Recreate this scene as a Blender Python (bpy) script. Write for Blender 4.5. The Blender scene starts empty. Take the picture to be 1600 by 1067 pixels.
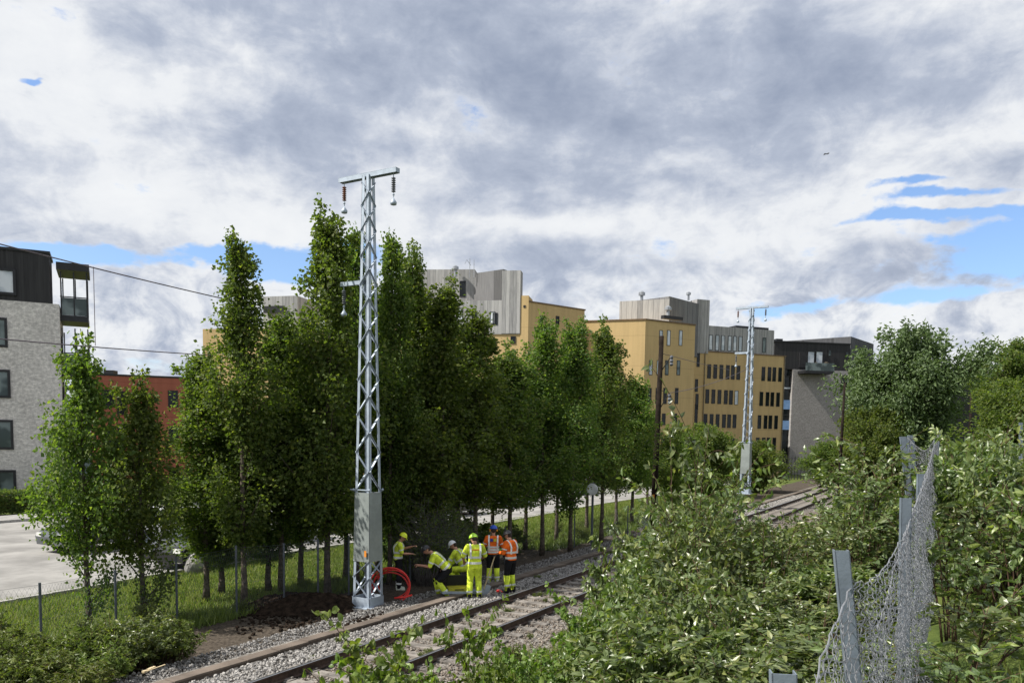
import bpy, bmesh, math, random
import numpy as np
from mathutils import Matrix, Vector
R = math.radians
rng = np.random.default_rng(7)
random.seed(7)
scene = bpy.context.scene
COL = scene.collection

# ------------------------------------------------------------------ camera
F, PX, PY, CAMZ = 1250.0, 800.0, 785.0, 4.25
PITCH, ROLL = 4.5, 0.87
cam_d = bpy.data.cameras.new('camera'); cam = bpy.data.objects.new('camera', cam_d); COL.objects.link(cam)
cam_d.sensor_fit = 'HORIZONTAL'; cam_d.sensor_width = 36.0
cam_d.lens = F/1600*36.0; cam_d.shift_y = (PY-533.5)/1600
cam_d.clip_start = 0.05; cam_d.clip_end = 5000
CM = Matrix.Rotation(R(90-PITCH), 3, 'X') @ Matrix.Rotation(R(ROLL), 3, 'Z')
cam.matrix_world = Matrix.Translation((0, 0, CAMZ)) @ CM.to_4x4()
scene.camera = cam
def ray(px, py): return CM @ Vector(((px-PX)/F, -(py-PY)/F, -1))
def W(px, py, d):            # world point seen at a pixel of the photograph, at forward distance d
    r = ray(px, py); return Vector((0, 0, CAMZ)) + r*(d/r.y)
def ZAT(py, d, px=800): return W(px, py, d).z
VP = ray(1530, 684); TH = math.atan2(VP.x, VP.y)
T = np.array([math.sin(TH), math.cos(TH)]); N = np.array([math.cos(TH), -math.sin(TH)])
GR = VP.z/math.hypot(VP.x, VP.y)
def US(u, s): return (u*N[0]+s*T[0], u*N[1]+s*T[1])
def toUS(x, y): return (x*N[0]+y*N[1], x*T[0]+y*T[1])

# ------------------------------------------------------------------ light
SUN_EL, SUN_AZ = 48.0, -106.0       # azimuth clockwise from +Y
sd = Vector((math.sin(R(SUN_AZ))*math.cos(R(SUN_EL)), math.cos(R(SUN_AZ))*math.cos(R(SUN_EL)), math.sin(R(SUN_EL))))
sl = bpy.data.lights.new('sun', 'SUN'); sl.energy = 3.3; sl.angle = R(0.6); sl.color = (1, .95, .86)
so = bpy.data.objects.new('sun', sl); COL.objects.link(so); so.rotation_euler = sd.to_track_quat('Z', 'Y').to_euler()
vs = scene.view_settings; vs.view_transform = 'Standard'; vs.look = 'None'; vs.exposure = 1.1; vs.gamma = 1; vs.use_curve_mapping = False

class NT:
    def __init__(s, tree): s.t = tree; s.n = tree.nodes; s.l = tree.links
    def new(s, ty, **kw):
        n = s.n.new(ty)
        for k, v in kw.items():
            if k.startswith('i_'): n.inputs[k[2:].replace('_', ' ')].default_value = v
            else: setattr(n, k, v)
        return n
    def link(s, a, b): s.l.new(a, b)
    def m(s, op, a, b=None, c=None, clamp=False):
        n = s.n.new('ShaderNodeMath'); n.operation = op; n.use_clamp = clamp
        for i, v in enumerate((a, b, c)):
            if v is None: continue
            if isinstance(v, (int, float)): n.inputs[i].default_value = v
            else: s.l.new(v, n.inputs[i])
        return n.outputs[0]
    def noise(s, vec, scale, detail=4, rough=.55, dist=0):
        n = s.n.new('ShaderNodeTexNoise'); n.inputs['Scale'].default_value = scale; n.inputs['Detail'].default_value = detail
        n.inputs['Roughness'].default_value = rough; n.inputs['Distortion'].default_value = dist
        if vec is not None: s.l.new(vec, n.inputs['Vector'])
        return n
    def sstep(s, v, a, b):
        n = s.n.new('ShaderNodeMapRange'); n.interpolation_type = 'SMOOTHSTEP'
        s.l.new(v, n.inputs[0]); n.inputs[1].default_value = a; n.inputs[2].default_value = b; return n.outputs[0]
    def mix(s, f, a, b):
        n = s.n.new('ShaderNodeMix'); n.data_type = 'RGBA'
        for sock, v in ((n.inputs[0], f), (n.inputs[6], a), (n.inputs[7], b)):
            if isinstance(v, (int, float)): sock.default_value = v
            elif isinstance(v, (tuple, list)): sock.default_value = (*v[:3], 1)
            else: s.l.new(v, sock)
        return n.outputs[2]
    def comb(s, x, y, z):
        n = s.n.new('ShaderNodeCombineXYZ')
        for i, v in enumerate((x, y, z)):
            if isinstance(v, (int, float)): n.inputs[i].default_value = v
            else: s.l.new(v, n.inputs[i])
        return n.outputs[0]

world = bpy.data.worlds.new('World'); scene.world = world; world.use_nodes = True
w = NT(world.node_tree); w.n.clear()
sky = w.new('ShaderNodeTexSky', sky_type='NISHITA', sun_disc=False); sky.sun_elevation = R(SUN_EL); sky.sun_rotation = R(SUN_AZ)
tc = w.new('ShaderNodeTexCoord'); sep = w.new('ShaderNodeSeparateXYZ'); w.link(tc.outputs['Generated'], sep.inputs[0])
dx, dy, dz = sep.outputs
az = w.m('ARCTAN2', dx, dy); el = w.m('ARCSINE', dz)
base = w.comb(az, w.m('MULTIPLY', el, 1.75), 0.0)
warp = w.noise(base, 3.0, 6, .6)
ws = w.new('ShaderNodeSeparateColor'); w.link(warp.outputs['Color'], ws.inputs[0])
azw = w.m('ADD', az, w.m('MULTIPLY', w.m('SUBTRACT', ws.outputs[0], .5), .30))
elw = w.m('ADD', el, w.m('MULTIPLY', w.m('SUBTRACT', ws.outputs[1], .5), .10))
def pix_ae(px, py):
    r = ray(px, py).normalized(); return math.atan2(r.x, r.y), math.asin(r.z)
def blobs(lst):
    tot = None
    for (px, py, rx, ry, amp) in lst:
        a0, e0 = pix_ae(px, py); ra, re = rx/F, ry/F
        q = w.m('ADD', w.m('POWER', w.m('ABSOLUTE', w.m('DIVIDE', w.m('SUBTRACT', azw, a0), ra)), 2),
                w.m('POWER', w.m('ABSOLUTE', w.m('DIVIDE', w.m('SUBTRACT', elw, e0), re)), 2))
        g = w.m('MULTIPLY', w.m('EXPONENT', w.m('MULTIPLY', q, -1)), amp)
        tot = g if tot is None else w.m('ADD', tot, g)
    return tot
GREY = [(760, 70, 330, 100, .34), (1020, 190, 330, 100, .32), (640, 130, 160, 70, .2), (440, 235, 110, 45, .25), (930, 300, 170, 45, .28),
        (520, 190, 120, 40, .12), (1050, 430, 260, 32, .3), (1330, 440, 130, 14, .25), (1230, 90, 250, 60, .15), (1450, 130, 200, 60, .12), (1450, 245, 160, 20, .16),
        (130, 265, 90, 30, .15), (180, 30, 90, 40, .1), (900, 400, 150, 30, .2),
        (120, 90, 170, 70, -.25), (60, 190, 120, 60, -.12), (350, 130, 130, 40, -.15), (250, 330, 280, 45, -.22), (640, 190, 70, 30, -.35),
        (880, 345, 220, 20, -.4), (1180, 290, 170, 40, -.3), (1330, 355, 170, 45, -.32), (1480, 215, 180, 25, -.2), (1400, 530, 300, 40, -.3), (200, 500, 160, 80, -.2),
        (750, 200, 100, 40, -.1), (420, 370, 250, 25, -.15), (900, 240, 80, 20, -.12), (1560, 290, 120, 20, -.15)]
BLUE = [(1440, 347, 150, 10, .9), (1560, 372, 150, 16, .8), (1530, 415, 110, 24, .9), (1470, 468, 80, 14, .7), (1480, 305, 110, 9, .8), (1400, 290, 90, 7, .6),
        (100, 392, 80, 15, 1.0), (350, 408, 110, 15, 1.0), (430, 432, 70, 20, 1.0), (50, 122, 16, 7, .8), (550, 400, 60, 22, .8),
        (1300, 480, 50, 12, .6), (300, 570, 120, 18, .4), (1560, 470, 60, 12, -.6), (1230, 485, 60, 10, .4)]
n1 = w.noise(base, 4.4, 12, .60, .25).outputs[0]
n2 = w.noise(w.comb(az, w.m('MULTIPLY', el, 2.2), 3.7), 9.5, 12, .62, .1).outputs[0]
# cumulus billows, only low in the sky
n3 = w.noise(w.comb(az, w.m('MULTIPLY', el, 1.2), 9.1), 16.0, 12, .62, .5).outputs[0]
low = w.sstep(el, .24, .12)
gfield = w.m('ADD', w.m('ADD', w.m('MULTIPLY', w.m('SUBTRACT', n1, .5), 2.0), w.m('MULTIPLY', w.m('SUBTRACT', n2, .5), 1.15)), blobs(GREY))
gfield = w.m('ADD', gfield, w.m('MULTIPLY', w.m('MULTIPLY', w.m('SUBTRACT', n3, .5), 3.2), w.m('ADD', w.m('MULTIPLY', low, .72), .30)))
grey = w.sstep(gfield, -.80, 1.15)
cover_f = w.m('ADD', w.m('ADD', w.m('MULTIPLY', w.m('SUBTRACT', n2, .5), 1.7), w.m('MULTIPLY', w.m('SUBTRACT', n1, .5), 1.0)), w.m('MULTIPLY', blobs(BLUE), -1.0))
cover_f = w.m('ADD', cover_f, w.m('MULTIPLY', w.m('SUBTRACT', n3, .5), .6))
cover = w.sstep(cover_f, -.60, -.24)
cl = w.new('ShaderNodeValToRGB'); w.link(grey, cl.inputs[0])
cr = cl.color_ramp; cr.elements[0].position = 0; cr.elements[0].color = (.76, .775, .79, 1); cr.elements[1].position = 1; cr.elements[1].color = (.24, .285, .385, 1)
e = cr.elements.new(.22); e.color = (.70, .72, .75, 1); e = cr.elements.new(.42); e.color = (.53, .565, .635, 1); e = cr.elements.new(.62); e.color = (.385, .43, .525, 1)
skyc = w.new('ShaderNodeVectorMath', operation='MULTIPLY'); w.link(sky.outputs[0], skyc.inputs[0]); skyc.inputs[1].default_value = (.125, .140, .165)
final = w.mix(cover, skyc.outputs[0], cl.outputs[0])
bg = w.new('ShaderNodeBackground'); w.link(final, bg.inputs[0]); bg.inputs[1].default_value = 1.0
wo = w.new('ShaderNodeOutputWorld'); w.link(bg.outputs[0], wo.inputs[0])
bg.inputs[1].default_value = 0.56
try: world.cycles.sampling_method = 'MANUAL'; world.cycles.sample_map_resolution = 512
except Exception: pass
cy = scene.cycles
cy.max_bounces = 9; cy.diffuse_bounces = 7; cy.glossy_bounces = 3; cy.transmission_bounces = 7; cy.transparent_max_bounces = 6
cy.use_denoising = True; cy.caustics_reflective = False; cy.caustics_refractive = False

# ------------------------------------------------------------------ materials
MATS = {}
def mat(name, col, rough=.7, metal=0, var=.15, vscale=3.0, bump=0, bscale=30, spec=.4, col2=None):
    if name in MATS: return MATS[name]
    m = bpy.data.materials.new(name); m.use_nodes = True; MATS[name] = m
    t = NT(m.node_tree); b = t.n['Principled BSDF']
    co = t.new('ShaderNodeTexCoord').outputs['Object']
    n = t.noise(co, vscale, 5, .6)
    c2 = col2 if col2 else tuple(c*(1-2.2*var) for c in col)
    c1 = tuple(min(1, c*(1+var)) for c in col)
    f = t.sstep(n.outputs[0], .3, .7)
    t.link(t.mix(f, c2, c1), b.inputs['Base Color'])
    b.inputs['Roughness'].default_value = rough; b.inputs['Metallic'].default_value = metal; b.inputs['Specular IOR Level'].default_value = spec
    if bump:
        nb = t.noise(co, bscale, 4, .6); bn = t.new('ShaderNodeBump'); bn.inputs['Strength'].default_value = bump; bn.inputs['Distance'].default_value = .02
        t.link(nb.outputs[0], bn.inputs['Height']); t.link(bn.outputs[0], b.inputs['Normal'])
    return m
def leafmat(name, ramp, trans=.35, rough=.5, tcol=None, spec=.5):
    m = bpy.data.materials.new(name); m.use_nodes = True; MATS[name] = m
    t = NT(m.node_tree); b = t.n['Principled BSDF']; out = t.n['Material Output']
    g = t.new('ShaderNodeNewGeometry'); cr = t.new('ShaderNodeValToRGB'); t.link(g.outputs['Random Per Island'], cr.inputs[0])
    el_ = cr.color_ramp.elements
    el_[0].position = 0; el_[0].color = (*ramp[0], 1); el_[1].position = 1; el_[1].color = (*ramp[-1], 1)
    for i, c in enumerate(ramp[1:-1]): e_ = el_.new((i+1)/(len(ramp)-1)); e_.color = (*c, 1)
    oi = t.new('ShaderNodeObjectInfo')
    hs = t.new('ShaderNodeHueSaturation'); t.link(cr.outputs[0], hs.inputs['Color'])
    t.link(t.m('ADD', t.m('MULTIPLY', oi.outputs['Random'], .35), .83), hs.inputs['Value'])
    t.link(t.m('ADD', t.m('MULTIPLY', oi.outputs['Random'], .03), .485), hs.inputs['Hue'])
    t.link(hs.outputs[0], b.inputs['Base Color'])
    b.inputs['Roughness'].default_value = rough; b.inputs['Specular IOR Level'].default_value = spec
    tr = t.new('ShaderNodeBsdfTranslucent')
    tb = t.new('ShaderNodeVectorMath', operation='MULTIPLY'); t.link(hs.outputs[0], tb.inputs[0]); tb.inputs[1].default_value = tcol or (1.7, 1.9, .7)
    t.link(tb.outputs[0], tr.inputs[0])
    mx = t.new('ShaderNodeMixShader'); mx.inputs[0].default_value = trans
    t.link(b.outputs[0], mx.inputs[1]); t.link(tr.outputs[0], mx.inputs[2]); t.link(mx.outputs[0], out.inputs[0])
    return m

# ------------------------------------------------------------------ mesh helpers
def npmesh(name, V, faces, mats=(), smooth=False):
    """V (n,3); faces list of (k,m) int arrays with equal corner count m"""
    me = bpy.data.meshes.new(name)
    V = np.asarray(V, np.float32); me.vertices.add(len(V)); me.vertices.foreach_set('co', V.ravel())
    loops = []; starts = []; off = 0
    for fa in faces:
        fa = np.asarray(fa, np.int32)
        if not len(fa): continue
        k, mm = fa.shape; loops.append(fa.ravel()); starts.append(off+np.arange(k)*mm); off += k*mm
    loops = np.concatenate(loops); starts = np.concatenate(starts).astype(np.int32)
    me.loops.add(len(loops)); me.loops.foreach_set('vertex_index', loops)
    me.polygons.add(len(starts)); me.polygons.foreach_set('loop_start', starts)
    me.update(calc_edges=True); me.validate()
    me.polygons.foreach_set('use_smooth', np.full(len(me.polygons), bool(smooth)))
    for m in mats: me.materials.append(m)
    return me
class MB:
    def __init__(s): s.V = []; s.F = {}; s.n = 0; s.mi = {}
    def add(s, V, F, mi=0):
        V = np.asarray(V, float).reshape(-1, 3)
        for f in F:
            s.F.setdefault(len(f), []).append([i+s.n for i in f]); s.mi.setdefault(len(f), []).append(mi)
        s.V.append(V); s.n += len(V); return s
    def box(s, c, size, rz=0, M=None, mi=0):
        x, y, z = [q/2 for q in size]
        V = np.array([(-x,-y,-z),(x,-y,-z),(x,y,-z),(-x,y,-z),(-x,-y,z),(x,-y,z),(x,y,z),(-x,y,z)])
        if rz: ca, sa = math.cos(rz), math.sin(rz); V[:, :2] = V[:, :2] @ np.array([[ca, sa], [-sa, ca]])
        if M is not None: V = V @ np.array(M).T
        return s.add(V+np.array(c), [(0,3,2,1),(4,5,6,7),(0,1,5,4),(1,2,6,5),(2,3,7,6),(3,0,4,7)], mi)
    def bar(s, a, b, wx, wy=None, up=(0,0,1), mi=0):
        a = np.array(a, float); b = np.array(b, float); d = b-a; L = np.linalg.norm(d)
        if L < 1e-6: return s
        d /= L; upv = np.array(up, float)
        if abs(d@upv) > .98: upv = np.array((T[0], T[1], 0.))
        x = np.cross(d, upv); x /= np.linalg.norm(x); y = np.cross(x, d); wy = wy or wx
        V = []
        for p in (a, b):
            for sx, sy in ((-1,-1),(1,-1),(1,1),(-1,1)): V.append(p+x*sx*wx/2+y*sy*wy/2)
        return s.add(V, [(0,1,2,3),(7,6,5,4),(0,4,5,1),(1,5,6,2),(2,6,7,3),(3,7,4,0)], mi)
    def tube(s, pts, rad, sides=6, cap=True, mi=0, closed=False):
        P = np.array([tuple(p) for p in pts], float); n = len(P)
        rad = np.full(n, rad, float) if np.isscalar(rad) else np.array(rad, float)
        tan = np.gradient(P, axis=0); tan /= np.maximum(np.linalg.norm(tan, axis=1), 1e-9)[:, None]
        ref = np.array((0, 0, 1.)) if abs(tan[0][2]) < .9 else np.array((1., 0, 0)); X = []
        for i in range(n):
            x = ref-tan[i]*(ref@tan[i]); x /= max(np.linalg.norm(x), 1e-9); X.append(x); ref = x
        X = np.array(X); Y = np.cross(tan, X); an = np.arange(sides)*2*math.pi/sides
        V = (P[:, None]+rad[:, None, None]*(np.cos(an)[None, :, None]*X[:, None]+np.sin(an)[None, :, None]*Y[:, None])).reshape(-1, 3)
        Fc = [(i*sides+j, i*sides+(j+1) % sides, (i+1)*sides+(j+1) % sides, (i+1)*sides+j) for i in range(n-1) for j in range(sides)]
        if cap: Fc += [tuple(range(sides-1, -1, -1)), tuple((n-1)*sides+j for j in range(sides))]
        return s.add(V, Fc, mi)
    def lathe(s, c, prof, sides=12, axis=None, mi=0):
        """prof list of (r,z)"""
        c = np.array(c, float); an = np.arange(sides)*2*math.pi/sides; V = []
        for r, z in prof: V += [(r*math.cos(q), r*math.sin(q), z) for q in an]
        V = np.array(V)
        if axis is not None:
            M = np.array(Vector(axis).to_track_quat('Z', 'Y').to_matrix()); V = V @ M.T
        Fc = [(i*sides+j, i*sides+(j+1) % sides, (i+1)*sides+(j+1) % sides, (i+1)*sides+j) for i in range(len(prof)-1) for j in range(sides)]
        Fc += [tuple(range(sides-1, -1, -1)), tuple((len(prof)-1)*sides+j for j in range(sides))]
        return s.add(V+c, Fc, mi)
    def sphere(s, c, r, seg=12, rings=8, mi=0):
        r = np.array([r, r, r] if np.isscalar(r) else r, float); V = [(0, 0, -1)]
        for i in range(1, rings):
            ph = -math.pi/2+math.pi*i/rings
            V += [(math.cos(ph)*math.cos(q), math.cos(ph)*math.sin(q), math.sin(ph)) for q in np.arange(seg)*2*math.pi/seg]
        V.append((0, 0, 1)); V = np.array(V)*r+np.array(c, float)
        Fc = [(0, 1+(j+1) % seg, 1+j) for j in range(seg)]
        for i in range(rings-2):
            Fc += [(1+i*seg+j, 1+i*seg+(j+1) % seg, 1+(i+1)*seg+(j+1) % seg, 1+(i+1)*seg+j) for j in range(seg)]
        l = len(V)-1; b0 = 1+(rings-2)*seg
        Fc += [(b0+j, b0+(j+1) % seg, l) for j in range(seg)]
        return s.add(V, Fc, mi)
    def prism(s, poly, z0, z1, mi=0):
        n = len(poly); V = [(x, y, z0) for x, y in poly]+[(x, y, z1) for x, y in poly]
        return s.add(V, [tuple(range(n-1, -1, -1)), tuple(range(n, 2*n))]+[(i, (i+1) % n, n+(i+1) % n, n+i) for i in range(n)], mi)
    def build(s, name, mats, parent=None, smooth=False, bevel=0, loc=None):
        if not isinstance(mats, (list, tuple)): mats = [mats]
        V = np.concatenate(s.V)
        ks = sorted(s.F)
        me = npmesh(name, V, [np.array(s.F[k]) for k in ks], mats, smooth)
        mi = np.concatenate([np.array(s.mi[k]) for k in ks])
        if mi.any() and len(mi) == len(me.polygons): me.polygons.foreach_set('material_index', mi.astype(np.int32))
        return link(name, me, parent, bevel, loc)
def link(name, me, parent=None, bevel=0, loc=None):
    o = bpy.data.objects.new(name, me); COL.objects.link(o)
    if parent is not None: o.parent = parent
    if loc is not None: o.location = loc
    if bevel:
        b = o.modifiers.new('bevel', 'BEVEL'); b.width = bevel; b.segments = 2; b.limit_method = 'ANGLE'
    return o
def tag(o, label=None, cat=None, group=None, kind=None):
    if label: o['label'] = label
    if cat: o['category'] = cat
    if group: o['group'] = group
    if kind: o['kind'] = kind
    return o
def thing(name, label, cat, loc=(0, 0, 0), rz=0, group=None):
    o = bpy.data.objects.new(name, None); COL.objects.link(o); o.location = loc; o.rotation_euler = (0, 0, rz); o.empty_display_size = .2
    return tag(o, label, cat, group)
def copy_tree(o, parent=None):
    c = o.copy(); COL.objects.link(c); c.parent = parent
    for ch in KIDS.get(o.name, [q for q in o.children]): copy_tree(ch, c)
    return c
KIDS = {}
def snoise(x, y, k=1.0, seed=0):
    v = 0
    for i, (fx, fy, ph) in enumerate(((1.0, .7, .3), (-.6, 1.3, 2.1), (2.1, 1.1, 4.2), (1.7, -2.3, 1.2), (3.9, 2.7, .7))):
        v = v+np.sin(x*fx*k+y*fy*k+ph+seed*1.7)/(i+1.2)
    return v/2.2

# ------------------------------------------------------------------ terrain
def sm(x, a, b): t_ = np.clip((x-a)/(b-a), 0, 1); return t_*t_*(3-2*t_)
def hgt(x, y):
    u, s = toUS(np.asarray(x, float), np.asarray(y, float))
    g = GR*np.clip(s, -20, 90)-.2
    far = sm(s, 45, 90)
    bank = 2.75*sm(u, -7.7, .3)**1.7*(1-.45*far)
    left = -.22*sm(-u, 12.3, 13.2)
    right_drop = -1.2*sm(u, 14, 40)
    n = .05*snoise(x, y, 1.1)*sm(np.abs(u+9.7), 3.5, 5)
    n2 = .12*snoise(x, y, .35, 2)*sm(u, -7, -3)
    kill = sm(-u, 18, 24)
    return (g*(1-kill)) + bank+left+right_drop+n*(1-kill)+n2
def H(x, y): return float(hgt(x, y))
Us = np.concatenate([np.linspace(-700, -60, 18)[:-1], np.linspace(-60, -24, 24)[:-1], np.linspace(-24, 6, 150)[:-1], np.linspace(6, 40, 30)[:-1], np.linspace(40, 700, 18)])
Ss = np.concatenate([np.linspace(-300, -8, 10)[:-1], np.linspace(-8, 45, 180)[:-1], np.linspace(45, 110, 60)[:-1], np.linspace(110, 1500, 24)])
UU, SS = np.meshgrid(Us, Ss); XX = UU*N[0]+SS*T[0]; YY = UU*N[1]+SS*T[1]; ZZ = hgt(XX, YY)
nu, ns = len(Us), len(Ss); idx = np.arange(nu*ns).reshape(ns, nu)
Fq = np.stack([idx[:-1, :-1], idx[:-1, 1:], idx[1:, 1:], idx[1:, :-1]], -1).reshape(-1, 4)
gm = bpy.data.materials.new('ground'); gm.use_nodes = True
t = NT(gm.node_tree); b = t.n['Principled BSDF']; b.inputs['Roughness'].default_value = .95; b.inputs['Specular IOR Level'].default_value = .15
co = t.new('ShaderNodeTexCoord').outputs['Object']
def attr(nm): return t.new('ShaderNodeAttribute', attribute_name=nm).outputs['Fac']
nf = t.noise(co, 14, 6, .7).outputs[0]; nm_ = t.noise(co, 1.6, 6, .65).outputs[0]; nl = t.noise(co, .35, 4, .6).outputs[0]
vo = t.new('ShaderNodeTexVoronoi', i_Scale=22.0); t.link(co, vo.inputs['Vector'])
grass = t.mix(t.sstep(nm_, .35, .65), (.035, .060, .014), (.115, .150, .035)); grass = t.mix(t.sstep(nl, .35, .7), grass, (.10, .12, .03))
dirt = t.mix(t.sstep(nf, .3, .7), (.035, .028, .022), (.115, .095, .075))
vs_ = t.new('ShaderNodeSeparateColor'); t.link(vo.outputs['Color'], vs_.inputs[0])
stone = t.mix(vs_.outputs[0], (.07, .062, .055), (.30, .28, .255))
gravel = t.mix(t.sstep(nf, .3, .7), (.22, .21, .185), (.40, .385, .35))
def edge(v, k=.5): return t.sstep(t.m('ADD', v, t.m('MULTIPLY', t.m('SUBTRACT', nm_, .5), k)), .4, .6)
c = t.mix(edge(attr('dirt'), .9), grass, dirt); c = t.mix(edge(attr('ballast'), .3), c, stone); c = t.mix(edge(attr('gravel'), .9), c, gravel)
t.link(c, b.inputs['Base Color'])
bp = t.new('ShaderNodeBump'); bp.inputs['Strength'].default_value = .7; bp.inputs['Distance'].default_value = .05; t.link(nf, bp.inputs['Height']); t.link(bp.outputs[0], b.inputs['Normal'])
me = npmesh('ground', np.stack([XX, YY, ZZ], -1).reshape(-1, 3), [Fq], [gm], True)
uf, sf = UU.ravel(), SS.ravel()
def setattr_(me, nm, v):
    a = me.attributes.new(nm, 'FLOAT', 'POINT'); a.data.foreach_set('value', np.asarray(v, np.float32))
setattr_(me, 'ballast', sm(uf, -13.4, -12.9)*(1-sm(uf, -7.6, -7.0)))
setattr_(me, 'dirt', np.maximum(sm(uf, -16.4, -15.4)*(1-sm(uf, -12.9, -12.5)), .75*sm(uf, -7.8, -7.2)*(1-sm(uf, -6.0, -5))))
setattr_(me, 'gravel', sm(uf, 1.6, 2.6)*(1-sm(uf, 5.2, 6.5))*(1-sm(sf, 60, 70)))
tag(link('ground', me), kind='structure')

# road / parking strip left of the tree row
rdm = mat('asphalt_pale', (.27, .262, .25), .9, var=.16, vscale=.5, bump=.2, bscale=60)
kerbm = mat('kerb_stone', (.36, .35, .33), .85, var=.1, vscale=4, bump=.3)
mb = MB(); su = np.linspace(-30, 190, 60)
V = []; 
for s_ in su:
    wv = .35*math.sin(s_*.21)
    for u_ in (-41, -22.2+wv): x, y = US(u_, s_); V.append((x, y, H(x, y)+.03))
mb.add(V, [(2*i, 2*i+1, 2*i+3, 2*i+2) for i in range(len(su)-1)])
tag(mb.build('road', rdm), kind='structure')
mb = MB()
for i in range(0, 200):
    x, y = US(-22.1+.35*math.sin((i-20)*.21), i-20); mb.box((x, y, H(x, y)+.035), (.14, .985, .13), -TH)
tag(mb.build('kerb_near', kerbm), kind='structure')
mb = MB()
for i in range(0, 200):
    x, y = US(-41.1, i-20); mb.box((x, y, H(x, y)+.07), (.16, .985, .18), -TH)
tag(mb.build('kerb_far', kerbm), kind='structure')
mb = MB(); V = []
for s_ in su:
    for u_ in (-43.6, -41.2): x, y = US(u_, s_); V.append((x, y, H(x, y)+.14))
mb.add(V, [(2*i, 2*i+1, 2*i+3, 2*i+2) for i in range(len(su)-1)])
tag(mb.build('pavement', mat('paving', (.30, .29, .28), .9, var=.1, vscale=2)), kind='structure')

# ------------------------------------------------------------------ railway
steel = mat('rail_side_rust', (.085, .055, .042), .75, .2, .25, 6, .2)
railtop = mat('rail_head_polished', (.42, .42, .43), .32, .9, .05)
wood_s = mat('sleeper_grey', (.215, .195, .175), .9, 0, .25, 5, .4, 25)
UR2, UR3 = -10.46, -8.955
def gz(s): return GR*s-.2
railway = thing('railway_track', 'single railway track with worn rails on grey sleepers, running past the workers', 'railway track', (*US(-9.7, 16), gz(16)), -TH)
def loc_us(u, s, z=0): return (u+9.7, s-16, z-gz(16))      # local frame of the track empty
prof = [(-.07, 0), (.07, 0), (.07, .012), (.012, .03), (.010, .115), (.036, .13), (.036, .158), (.025, .165), (-.025, .165), (-.036, .158), (-.036, .13), (-.010, .115), (-.012, .03), (-.07, .012)]
for ur in (UR2, UR3):
    mb = MB(); k = len(prof); segs = np.linspace(-4, 150, 40)
    V = [loc_us(ur+px_, s_, gz(s_)+.045+pz_) for s_ in segs for (px_, pz_) in prof]
    V = np.array(V)
    for i in range(len(segs)-1):
        mb_f = [(i*k+j, i*k+(j+1) % k, (i+1)*k+(j+1) % k, (i+1)*k+j) for j in range(k)]
        for j, f in enumerate(mb_f): mb.F.setdefault(4, []).append(list(f)); mb.mi.setdefault(4, []).append(1 if j in (6, 7, 8) else 0)
    mb.V.append(V); mb.n += len(V)
    mb.F.setdefault(k, []).append(list(range(k))); mb.mi.setdefault(k, []).append(0)
    mb.build('rail', [steel, railtop], railway)
mb = MB()
mb.box((0, 0, 0), (2.5, .24, .14))
for x in (UR2+9.7, UR3+9.7):
    mb.box((x, 0, .078), (.34, .17, .018))
    for q in (-.11, .11): mb.box((x+q, .04, .10), (.04, .05, .035))
sl0 = mb.build('sleeper', wood_s, railway, bevel=.008); SLM = sl0.data
for i in range(99):
    s_ = 7+i*.62
    o = sl0 if i == 0 else sl0.copy()
    if i: COL.objects.link(o)
    o.location = loc_us(-9.7+random.gauss(0, .02), s_+random.gauss(0, .02), gz(s_)-.022); o.rotation_euler = (0, 0, random.gauss(0, .012)); 
mb = MB()
for i in range(99, 220):
    s_ = 7+i*.62; mb.box(loc_us(-9.7, s_, gz(s_)-.022), (2.5, .24, .14))
tag(mb.build('far_sleeper', wood_s, railway), kind='stuff')

# cable trough (lids) along the left edge
lidm = mat('trough_lid_brown', (.15, .12, .098), .9, 0, .18, 1.2, .3, 40)
mb = MB()
for i in range(0, 150):
    s_ = -2+i*.8; u0 = -11.93+random.gauss(0, .007); z = gz(s_)+.085+random.gauss(0, .005)
    x, y = US(u0, s_); mb.box((x, y, z), (.27, .79, .045), -TH+random.gauss(0, .004))
    mb.box((x, y, z-.12), (.22, .798, .19), -TH)
tag(mb.build('cable_trough', lidm, bevel=.006), 'long brown concrete cable trough lying beside the ballast left of the rails', 'cable trough')

def stones(name, n, urange, slist, size, m, zoff=0.02, avoid=()):
    base = np.array([(1,0,0),(-1,0,0),(0,1,0),(0,-1,0),(0,0,1),(0,0,-1)], float)
    u = rng.uniform(*urange, n); s = slist[0]+(slist[1]-slist[0])*rng.random(n)**1.3
    keep = np.ones(n, bool)
    for a, c_ in avoid: keep &= ~((u > a) & (u < c_))
    u, s = u[keep], s[keep]; n = len(u)
    P = np.stack([u*N[0]+s*T[0], u*N[1]+s*T[1], GR*s-.2+zoff+rng.uniform(-.02, .015, n)], -1)
    sc = rng.uniform(.55, 1.25, (n, 1, 1))*size*rng.uniform(.6, 1.3, (n, 6, 1))
    Q = rng.normal(size=(n, 3, 3)); Q, _ = np.linalg.qr(Q)
    V = P[:, None]+np.einsum('vj,nij->nvi', base, Q)*sc
    f = np.array([(0,2,4),(2,1,4),(1,3,4),(3,0,4),(2,0,5),(1,2,5),(3,1,5),(0,3,5)])
    Fc = (f[None]+np.arange(n)[:, None, None]*6).reshape(-1, 3)
    return tag(link(name, npmesh(name, V.reshape(-1, 3), [Fc], [m])), kind='stuff')
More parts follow.
